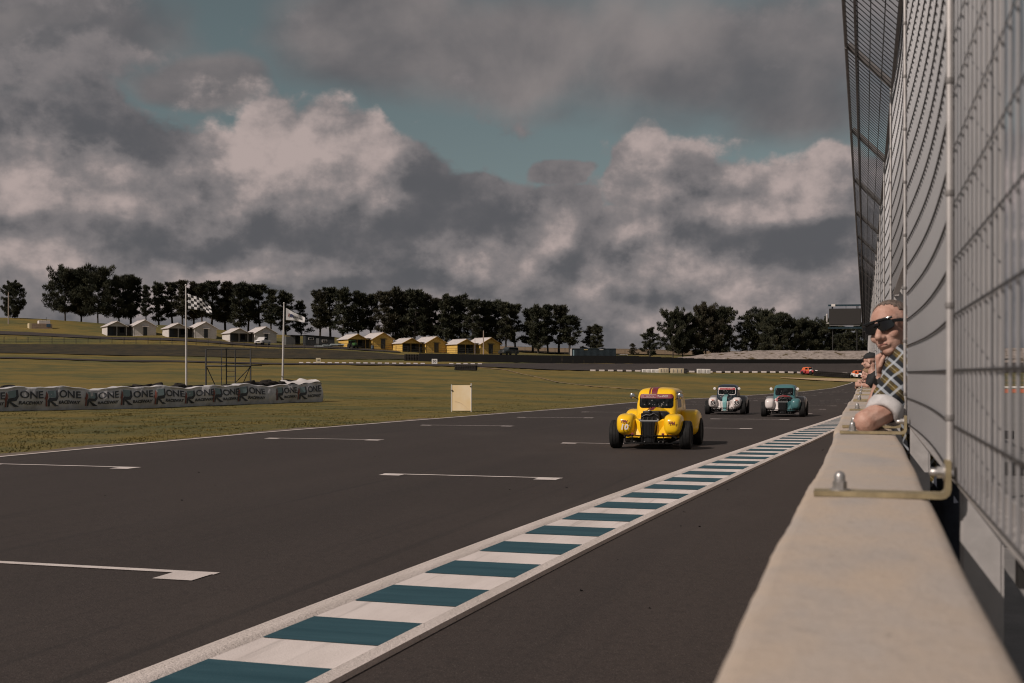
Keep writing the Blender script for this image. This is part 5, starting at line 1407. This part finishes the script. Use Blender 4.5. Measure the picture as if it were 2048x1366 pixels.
        for y, xx in ((-.93, .675), (.72, .685)):
            q = MB(); r, w = .275, .205
            q.lathe([(r * .60, -w * .42), (r * .66, -w * .5), (r * .88, -w * .5), (r * .96, -w * .44), (r * .995, -w * .30), (r, -w * .17), (r * .975, -w * .16), (r * .975, -w * .13), (r, -w * .12), (r, w * .12), (r * .975, w * .13), (r * .975, w * .16), (r, w * .17), (r * .995, w * .30), (r * .96, w * .44), (r * .88, w * .5), (r * .66, w * .5), (r * .60, w * .42)], (s * xx, y, r), 'x', 32); wh = q.build('wheel', M_TYRE, t, smooth=35)
            q = MB(); q.lathe([(r * .6, -w * .4), (r * .56, -w * .30), (r * .2, -w * .22), (r * .16, w * .22), (r * .56, w * .30), (r * .6, w * .4)], (s * xx, y, r), 'x', 20); q.build('rim', M_DKSTEEL if y < 0 else M_ALLOY, wh, smooth=40)
        # suspension arms
        for z, y0 in ((.20, -1.10), (.20, -.80), (.36, -.95)):
            q = MB(); q.path([(s * .16, y0, z), (s * .58, -.93, z + .01)], .013, 6); q.build('wishbone', M_BLACK, t, smooth=40)
        q = MB(); q.path([(s * .20, -1.0, .42), (s * .50, -.97, .22)], .03, 8); q.build('damper', M_ALLOY, t, smooth=40)
        # mirror
        q = MB(); q.path([(s * .36, -.20, .93), (s * .45, -.27, .985)], .009, 6); q.build('mirror_stalk', M_DKSTEEL, t)
        q = MB(); q.lathe([(.045, -.022), (.053, -.018), (.053, .0), (.04, .03), (.012, .045)], (s * .475, -.28, 1.005), 'y', 18); q.build('mirror', M_CHROME if c.get('chrome') else P_LET, t, smooth=40)
    # ---- front bar and floor
    q = MB(); q.path([(-.44, -1.27, .275), (-.2, -1.33, .275), (.2, -1.33, .275), (.44, -1.27, .275)], .011, 6); q.build('bumper_bar', M_BLACK, t, smooth=40)
    q = MB(); q.path([(-.46, -1.25, .12), (-.3, -1.38, .13), (.3, -1.38, .13), (.46, -1.25, .12)], .016, 6); q.build('bumper_bar', M_BLACK, t, smooth=40)
    for x in (-.3, -.12, .12, .3): q = MB(); q.path([(x, -1.36, .13), (x, -1.30, .28)], .010, 5); q.build('bumper_strut', M_BLACK, t)
    for x in (-.25, -.05, .22, .30): q = MB(); q.lathe([(.012, 0), (.012, -.02), (.006, -.025)], (x, -1.385, .16), 'y', 8); q.build('bolt_head', M_ALLOY, t)
    q = MB(); q.bevbox((0, .1, .16), (.74, 2.6, .10), .03); q.build('floor_pan', M_BLACK, t)
    for s in (-1, 1): q = MB(); q.bevbox((s * .29, -1.345, .305), (.05, .02, .035), .006); q.build('tow_tab', c.get('stripe') or M_DKSTEEL, t)
    # ---- lettering on the fenders
    def onf(s, x, z): return Vector((s * .452 + x, -1.352 + 2.4 * max(0, abs(x) - .05) ** 2 + 3.2 * max(0, abs(z - .47) - .06) ** 2, z))
    if num:
        for s, tx, dz, sz, m in num:
            k = text_mb(tx, sz, .18, .004, 1.05) if tx else MB().add([(-.055, 0, -.012), (.055, 0, -.012), (.062, 0, .012), (-.048, 0, .012)], [(0, 1, 2, 3)])
            xform(k, lambda p: onf(s, p.x, dz + p.z) + Vector((0, -.016, 0))); k.build('lettering' if tx else 'decal', m, t)
    return t
yaw_t = 0.0
def carpos(px, D):
    p = W(px, D); p.z = gz(p.x, p.y) + 0.02; return p
YEL = dict(cabin=P_YEL, body=P_YEL, hood=P_YEL, grille=P_BLK, fender_l=P_YEL, fender_r=P_YEL, rear=P_YEL, visor=P_MAR, stripe=P_MAR, drip=P_NAVY, chrome=True)
race_car('race_car', 'yellow race car with maroon roof stripes and number 10', carpos(1317, 24.5), 0.012, 1.02, YEL,
         num=[(-1, '10', .430, .15, P_LET), (-1, 'TFH', .535, .07, P_MAR), (1, 'TFH', .515, .07, P_MAR)])
C55 = dict(cabin=P_NAVY, body=P_NAVY, hood=P_WHT, hood_front=-1.16, grille=P_WHT, fender_l=P_WHT, fender_r=P_WHT, rear=P_GREY, visor=P_RED, hoodstripe=P_MINT, surround=P_LET, chrome=False)
C55['hood'] = P_NAVY
race_car('race_car', 'white fendered race car number 55 with navy cabin and mint bonnet stripe', carpos(1455, 48.5), 0.02, 1.02, C55,
         num=[(-1, '55', .465, .19, P_BLK), (1, '55', .465, .19, P_BLK), (-1, '', .58, .05, P_ORG), (1, '', .58, .05, P_ORG)])
CTL = dict(cabin=P_TEAL, body=P_WHT, hood=P_RED, grille=P_BLK, fender_l=P_WHT, fender_r=P_TEAL, rear=P_GREY, surround=P_TEAL, chrome=False)
race_car('race_car', 'teal cabin race car with one white and one teal front fender', carpos(1570, 45.2), -0.01, 1.02, CTL)
COR = dict(cabin=P_ORG, body=P_RED, hood=P_WHT, grille=P_BLK, fender_l=P_RED, fender_r=P_WHT, rear=P_RED, chrome=False)
race_car('race_car', 'distant red and white race car at the left end of the tyre row', carpos(1618, 194.5), 0.9, 1.05, COR)
CO2 = dict(cabin=P_ORG, body=P_WHT, hood=P_WHT, grille=P_BLK, fender_l=P_WHT, fender_r=P_WHT, rear=P_WHT, chrome=False)
race_car('race_car', 'distant white race car with orange roof right of the tyre row', carpos(1718, 191.5), 0.7, 1.05, CO2)
# ------------------------------------------------------------------ people at the wall
def _skin(nt, pos):
    a = noise(nt, pos, 22.0, 4.0, 0.6); b = noise(nt, pos, 120.0, 3.0, 0.6)
    c = mixc(nt, a.smooth(0.35, 0.68), (0.42, 0.235, 0.180), (0.52, 0.33, 0.265))
    c = mixc(nt, b.smooth(0.5, 0.75) * 0.35, c, (0.34, 0.17, 0.125))
    return c, 0.55, b, 0.0015
M_SKIN = shader('skin', _skin)
M_HAIR = mat('grey_brown_hair', (0.135, 0.100, 0.082), 0.7, var=0.5, vscale=90, bump=0.5, bscale=180, coord='World')
M_TEE = mat('black_tee', (0.013, 0.013, 0.014), 0.85, var=0.3, vscale=15, coord='World')
M_DENIM = mat('dark_denim', (0.03, 0.035, 0.05), 0.85, var=0.2, vscale=20, coord='World')
M_CUFF = mat('white_cuff', (0.47, 0.45, 0.45), 0.85, var=0.18, vscale=14, bump=0.15, bscale=200, coord='World')
M_SUNG = mat('sunglass_black', (0.008, 0.008, 0.009), 0.12, spec=0.6)
M_LIP = mat('lip', (0.30, 0.12, 0.10), 0.5)
def _plaid(nt, pos):
    p = vmap(nt, pos, (1, 1, 1), rot=(0.5, 0.75, 0.35))
    s = nt.nodes.new('ShaderNodeSeparateXYZ'); nt.links.new(p, s.inputs[0])
    a = (V(nt, s.outputs[0]) * 18.0).fract(); b = (V(nt, s.outputs[2]) * 18.0).fract()
    sq = (a.gt(0.55)); sq2 = (b.gt(0.55))
    c = mixc(nt, sq, (0.014, 0.017, 0.022), (0.105, 0.072, 0.018))
    c = mixc(nt, sq2 * 0.5, c, (0.020, 0.022, 0.026))
    band = (a.smooth(0.02, 0.05) * a.smooth(0.25, 0.21)); band2 = (b.smooth(0.02, 0.05) * b.smooth(0.25, 0.21))
    c = mixc(nt, band * 0.62, c, (0.40, 0.43, 0.47)); c = mixc(nt, band2 * 0.62, c, (0.40, 0.43, 0.47))
    thin = (a.smooth(0.74, 0.76) * a.smooth(0.80, 0.78)); c = mixc(nt, thin * 0.5, c, (0.5, 0.45, 0.30))
    return c, 0.9, noise(nt, pos, 300, 2.0, 0.5), 0.0008
M_PLAID = shader('plaid_cloth', _plaid)

def basis(fwd, roll=0.0):
    f = Vector(fwd).normalized(); r = f.cross(Vector((0, 0, 1))).normalized(); u = r.cross(f)
    R = Matrix.Rotation(roll, 3, f)
    return R @ r, f, R @ u                         # the head's own right, front, up
def head_shapes(mb, c, B, k=1.0):
    r, f, u = B; M = Matrix((r, f, u)).transposed()
    def P(x, y, z): return Vector(c) + M @ (Vector((x, y, z)) * k)
    def E(x, y, z, a, b, d): mb.sup(P(x, y, z), (a * k, b * k, d * k), 1, 1, 20, 12, M=M)
    E(0, -.018, .035, .076, .098, .083); E(0, .025, .03, .066, .066, .07); E(0, .03, -.045, .060, .066, .070); E(0, .062, -.095, .027, .024, .020)
    for s in (-1, 1):
        E(s * .045, .005, -.068, .020, .032, .030); E(s * .040, .066, -.030, .026, .024, .024); E(s * .012, .104, -.040, .012, .012, .010); E(s * .078, -.012, -.008, .010, .022, .032); E(s * .030, .084, .024, .026, .012, .009)
    mb.capsule(P(0, .088, .008), P(0, .117, -.034), .010 * k, .0155 * k)
    E(0, .091, -.063, .024, .011, .007); E(0, .090, -.074, .021, .011, .007); E(0, .086, -.068, .030, .010, .016)
    return P, M
def hand_shapes(mb, wrist, palm_dir, normal, k=1.0, curl=1.3, side=1, spread=0.0):
    """palm, four curled fingers and a thumb; palm_dir runs wrist to knuckles, fingers curl towards normal"""
    d = Vector(palm_dir).normalized(); n = Vector(normal); n = (n - d * n.dot(d)).normalized(); s = d.cross(n) * side
    w = Vector(wrist)
    for o in (-.026, -.009, .009, .026): mb.capsule(w + s * o * .6 * k + d * .012 * k, w + d * .085 * k + s * o * k, .017 * k, .0145 * k, 8)
    for i, (o, L) in enumerate(((.030, .92), (.0105, 1.0), (-.0095, .95), (-.028, .78))):
        p = w + d * (.088 - .006 * abs(i - 1)) * k + s * o * k; ang = 0.0; rad = .0095
        for j, seg in enumerate((.040, .026, .020)):
            ang += curl * (0.75 if j == 0 else 0.85)
            q = p + (d * cos(ang) + n * sin(ang) + s * spread * o * 4) * seg * L * k
            mb.capsule(p, q, rad * k, (rad - .0012) * k, 8); p = q; rad -= .001
    p = w + d * .028 * k + s * .030 * k
    for dv, seg, rad in ((d * .55 + s * .75 + n * .35, .040, .0125), (d * .95 + n * .45 + s * .05, .032, .0110), (d * .85 + n * .6 - s * .35, .025, .0098)):
        q = p + dv.normalized() * seg * k; mb.capsule(p, q, rad * k, (rad - .001) * k, 8); p = q

def person_front():
    org = W(1850, 5.25); org.z = 0.32
    t = thing('person', 'man in plaid shirt and dark sunglasses leaning on the barrier, fist at his cheek', 'person', org)
    hc = W(1783, 5.06, 656)
    B = basis((-.53, -.84, -.06), radians(14))
    sk = MB()
    P, M = head_shapes(sk, hc, B, 1.0)
    neck = W(1808, 5.16, 722); chest = neck + Vector((.10, .02, -.13)); hip = Vector((.34, 5.42, 1.12))
    sk.capsule(P(0, -.03, -.06), neck, .055, .062)
    sk.capsule(neck, chest, .07, .12)
    # left arm, nearest the camera: forearm lies along the wall top
    shL = W(1820, 4.99, 724); mdL = W(1771, 4.88, 822); elL = W(1731, 4.84, 843); wrL = W(1744, 5.10, 849)
    shR = neck + Vector((.10, .175, -.06)); elR = W(1744, 5.22, 845); wrR = W(1764, 5.13, 757)
    sk.capsule(chest, shL, .09, .06); sk.capsule(chest, shR, .09, .06)
    sk.capsule(shL, mdL, .055, .050); sk.capsule(mdL, elL, .050, .047); sk.capsule(elL, elL.lerp(wrL, .45), .049, .045); sk.capsule(elL.lerp(wrL, .45), wrL, .045, .033)
    sk.capsule(shR, elR, .055, .042); sk.capsule(elR, elR.lerp(wrR, .4), .042, .041); sk.capsule(elR.lerp(wrR, .4), wrR, .041, .027)
    hand_shapes(sk, wrL, (-.1, .95, 0), (.1, .1, -1), 1.0, 0.9, 1)
    hand_shapes(sk, wrR + Vector((0, 0, .008)), (-.10, -.05, .98), (.90, -.25, .1), 1.0, 1.25, -1)
    # trunk and legs
    sk.capsule(chest, hip, .13, .14)
    for s in (-1, 1):
        h = hip + Vector((.02, s * .09, -.06)); kn = h + Vector((.02, s * .02, -.40)); ft = kn + Vector((.04, s * .01, -.33))
        sk.capsule(h, kn, .085, .06); sk.capsule(kn, ft, .058, .042); sk.capsule(ft + Vector((.03, 0, -.0)), ft + Vector((-.14, 0, -.005)), .036, .032)
    me = remesh(sk, 0.0042, 3); me.materials.append(M_SKIN)
    for v in me.vertices: v.co -= org
    link('body', me, t)
    # hair
    hr = MB(); hr.sup(P(0, -.019, .036), (.0785, .1005, .0855), 1, 1, 60, 40, M=M)
    keep = MB(); inv = M.inverted()
    fs = []
    for f in hr.f:
        c = sum((Vector(hr.v[i]) for i in f), Vector()) / len(f); l = inv @ (c - hc)
        if l.z > 0.020 + .004 * sin(l.x * 130 + 1) + .003 * sin(l.x * 310 + l.y * 90) + max(0, l.y + .035) * 1.05 - min(.08, max(0, -.02 - l.y) * 3): fs.append(f)
    hr.f = fs; hr.m = [0] * len(fs)
    o = hr.build('hair', M_HAIR, t, smooth=80, org=org); sd = o.modifiers.new('thick', 'SOLIDIFY'); sd.thickness = 0.003
    # sunglasses
    g = MB()
    for s in (-1, 1):
        def ls(a, b, off=0.0): x = s * .036 + a; return P(x, .1055 + off - 3.6 * x * x - .10 * max(0, abs(x) - .04), (.007 + b))
        rows = [[ls(a * .035, b * .0235 * (1 - abs(a) ** 3.2) ** 0.45 * (1 - .12 * a * s)) for a in [-0.999 + 1.998 * i / 16 for i in range(17)]] for b in [-1 + 2 * j / 8 for j in range(9)]]
        g.ring_loft(rows, False, False, closed=False)
        g.path([P(s * .070, .091, .016), P(s * .079, .06, .016), P(s * .083, .0, .012), P(s * .080, -.03, .004)], .0055, 6)
    g.path([P(-.012, .110, .016), P(0, .112, .018), P(.012, .110, .016)], .004, 6)
    for s in (-1, 1): g.path([P(s * x, .1085 - 3.6 * x * x, .032) for x in (.004, .02, .036, .052, .068)], .0035, 6)
    o = g.build('sunglasses', M_SUNG, t, smooth=60, org=org); sd = o.modifiers.new('thick', 'SOLIDIFY'); sd.thickness = 0.003
    q = MB(); q.path([P(-.020, .0985, -.0685), P(-.008, .1015, -.0675), P(.008, .1015, -.0675), P(.020, .0985, -.0690)], .0022, 5); q.build('mouth', M_LIP, t, smooth=60, org=org)
    # watch
    d = (wrR - elR).normalized(); c = wrR - d * .012
    q = MB(); a = d.cross(Vector((1, 0, 0))).normalized(); b = a.cross(d)
    q.ring_loft([[c + d * h + (a * cos(x) + b * sin(x)) * rr for x in [2 * pi * i / 20 for i in range(20)]] for h, rr in ((-.013, .029), (-.012, .034), (.012, .033), (.013, .028))], False, False)
    w = q.build('watch', M_BLACK, t, smooth=40, org=org)
    q = MB(); q.path([c - Vector((.0, .03, 0)), c - Vector((.002, .042, 0))], .017, 14); q.build('watch_case', M_DKSTEEL, w, smooth=40, org=org)
    # shirt
    s_ = MB(); cuffp = shL.lerp(elL, .93)
    s_.capsule(shL, shL.lerp(mdL, .86), .088, .070)
    s_.capsule(shR, elR.lerp(shR, .25), .072, .060); s_.capsule(chest, shL, .10, .074); s_.capsule(chest, shR, .10, .074)
    s_.capsule(neck + Vector((.03, 0, -.035)), chest, .072, .145); s_.capsule(chest, hip, .15, .165)
    s_.capsule(shL.lerp(mdL, .3), shL.lerp(mdL, .6), .080, .072)
    me = remesh(s_, 0.006, 4); me.materials.append(M_PLAID)
    NN = [v.normal.copy() for v in me.vertices]
    for v, nv_ in zip(me.vertices, NN):
        p = v.co.copy(); k = 0.004 * sin(p.x * 60 + p.z * 35) + 0.003 * sin(p.y * 80 - p.z * 50)
        v.co = p + nv_ * k - org
    link('shirt', me, t)
    c = MB(); d = (mdL - shL).normalized(); a = d.cross(Vector((0, 0, 1))).normalized(); b = a.cross(d); c0 = mdL
    tilt = (a * 0.0 + b * 0.35)
    rows = []
    for h, rr in ((-.026, .062), (-.023, .070), (-.010, .0725), (.005, .0725), (.018, .071), (.022, .067), (.019, .052)):
        rows.append([c0 + d * (h + .006 * sin(x * 2 + 1)) + (a * cos(x) + b * sin(x)) * (rr + .0035 * sin(x * 3 + h * 25) + .0015 * sin(x * 7)) for x in [2 * pi * i / 28 for i in range(28)]])
    c.ring_loft(rows, False, False); o = c.build('cuff', M_CUFF, t, smooth=60, org=org); sd = o.modifiers.new('thick', 'SOLIDIFY'); sd.thickness = 0.004
    # collar
    q = MB(); rows = []
    for h, rr in ((0.0, .074), (.028, .070), (.030, .074), (.004, .088)):
        rows.append([neck + Vector((.012, 0, -.012)) + Vector((cos(x) * rr, sin(x) * rr, h + .012 * cos(x))) for x in [2 * pi * i / 24 for i in range(24)]])
    q.ring_loft(rows, False, False); q.build('collar', M_PLAID, t, smooth=60, org=org)
    tr = MB()
    tr.capsule(hip + Vector((0, 0, .04)), hip + Vector((0.02, 0, -.06)), .155, .15)
    for s in (-1, 1):
        h = hip + Vector((.02, s * .09, -.06)); kn = h + Vector((.02, s * .02, -.40)); ft = kn + Vector((.04, s * .01, -.31)); tr.capsule(h, kn, .098, .075); tr.capsule(kn, ft, .073, .062)
    me = remesh(tr, 0.012, 3); me.materials.append(M_DENIM)
    for v in me.vertices: v.co -= org
    link('trousers', me, t)
    for s in (-1, 1):
        ft = hip + Vector((.08, s * .12, -.79)); q = MB(); q.sup((ft.x - .06, ft.y, .362), (.14, .05, .045), .8, .8, 18, 10); q.build('shoe', M_BLACK, t, smooth=60, org=org)
person_front()

def person_far(label, px, D, headpy, top, cap, fwd, hat_m=None, lean=0.0, bare=True, scale=1.0):
    hc = W(px, D, headpy); org = Vector((hc.x + .35, hc.y, 0.32))
    t = thing('person', label, 'person', org, 0, None)
    B = basis(fwd, lean); sk = MB(); P, M = head_shapes(sk, hc, B)
    neck = hc + Vector((.045, .01, -.16)); chest = neck + Vector((.05, .0, -.14)); hip = Vector((hc.x + .42, hc.y + .05, 1.14))
    sk.capsule(P(0, -.03, -.06), neck, .054, .06); sk.capsule(neck, chest, .07, .12); sk.capsule(chest, hip, .13, .14)
    cl = MB(); cl.capsule(neck + Vector((.03, 0, -.045)), chest, .08, .145); cl.capsule(chest, hip, .15, .165)
    for s in (-1, 1):
        sh = neck + Vector((.06, s * .18, -.06)); el = Vector((hc.x - .02, sh.y + s * .05, WTOP + .055)); wr = Vector((-.07, hc.y + s * .05, WTOP + .05 if s < 0 else WTOP + .09))
        sk.capsule(chest, sh, .09, .06); sk.capsule(sh, el, .055, .043); sk.capsule(el, wr, .043, .028)
        hand_shapes(sk, wr, (-.5, -s * .8, 0), (0, 0, -1), 1, 1.0, s)
        cl.capsule(chest, sh, .10, .078); cl.capsule(sh, sh.lerp(el, .80), .078, .068)
        h = hip + Vector((.02, s * .09, -.06)); kn = h + Vector((.02, 0, -.4)); ft = kn + Vector((.03, 0, -.33)); sk.capsule(h, kn, .085, .06); sk.capsule(kn, ft, .058, .045); sk.capsule(ft, ft + Vector((-.15, 0, -.0)), .04, .035)
    me = remesh(sk, .0075, 2); me.materials.append(M_SKIN)
    for v in me.vertices: v.co -= org
    link('body', me, t)
    me = remesh(cl, .012, 3); me.materials.append(top)
    for v in me.vertices: v.co -= org
    link('top', me, t)
    tr = MB()
    for s in (-1, 1):
        h = hip + Vector((.02, s * .09, .0)); kn = h + Vector((.02, 0, -.46)); ft = kn + Vector((.03, 0, -.30)); tr.capsule(h, kn, .10, .075); tr.capsule(kn, ft, .073, .062)
    me = remesh(tr, .015, 2); me.materials.append(M_DENIM)
    for v in me.vertices: v.co -= org
    link('trousers', me, t)
    inv = M.inverted()
    q = MB(); q.sup(P(0, -.02, .045), (.086, .110, .088), 1, 1, 30, 20, M=M); fs = []
    for f in q.f:
        l = inv @ (sum((Vector(q.v[i]) for i in f), Vector()) / len(f) - hc)
        if l.z > (.042 if cap else .03 + max(0, l.y) * .9 - (.06 if l.y < -.03 else 0)): fs.append(f)
    q.f = fs; q.m = [0] * len(fs)
    hat = q.build('cap' if cap else 'hair', hat_m or M_TEE, t, smooth=70, org=org)
    if cap:
        q = MB(); q.ring_loft([[P(x, y, z) for x, y, z in ((-.07 * k, .080 + .105 * (1 - (abs(k) ** 2)) * e, .052 - .022 * e) for k in [-1 + 2 * i / 10 for i in range(11)])] for e in (0, .5, 1.0)], False, False, closed=False)
        o = q.build('peak', hat_m or M_TEE, hat, smooth=70, org=org); sd = o.modifiers.new('thick', 'SOLIDIFY'); sd.thickness = .005
        q = MB(); q.lathe([(.012, 0), (.012, .008), (.004, .012)], P(0, -.02, .132), n=10); q.build('button', hat_m or M_TEE, hat, org=org)
person_far('man in black cap and black shirt leaning on the far barrier', 1739, 18.6, 722, M_TEE, True, (-.92, .20, -.12))
person_far('person with fair hair half hidden beyond the man in the black cap', 1733.5, 24.5, 748, mat('faded_red_top', (0.16, 0.06, 0.05), 0.85), False, (-.95, .1, -.15), mat('fair_hair', (0.22, 0.13, 0.07), 0.7))

LAYER.exclude = False
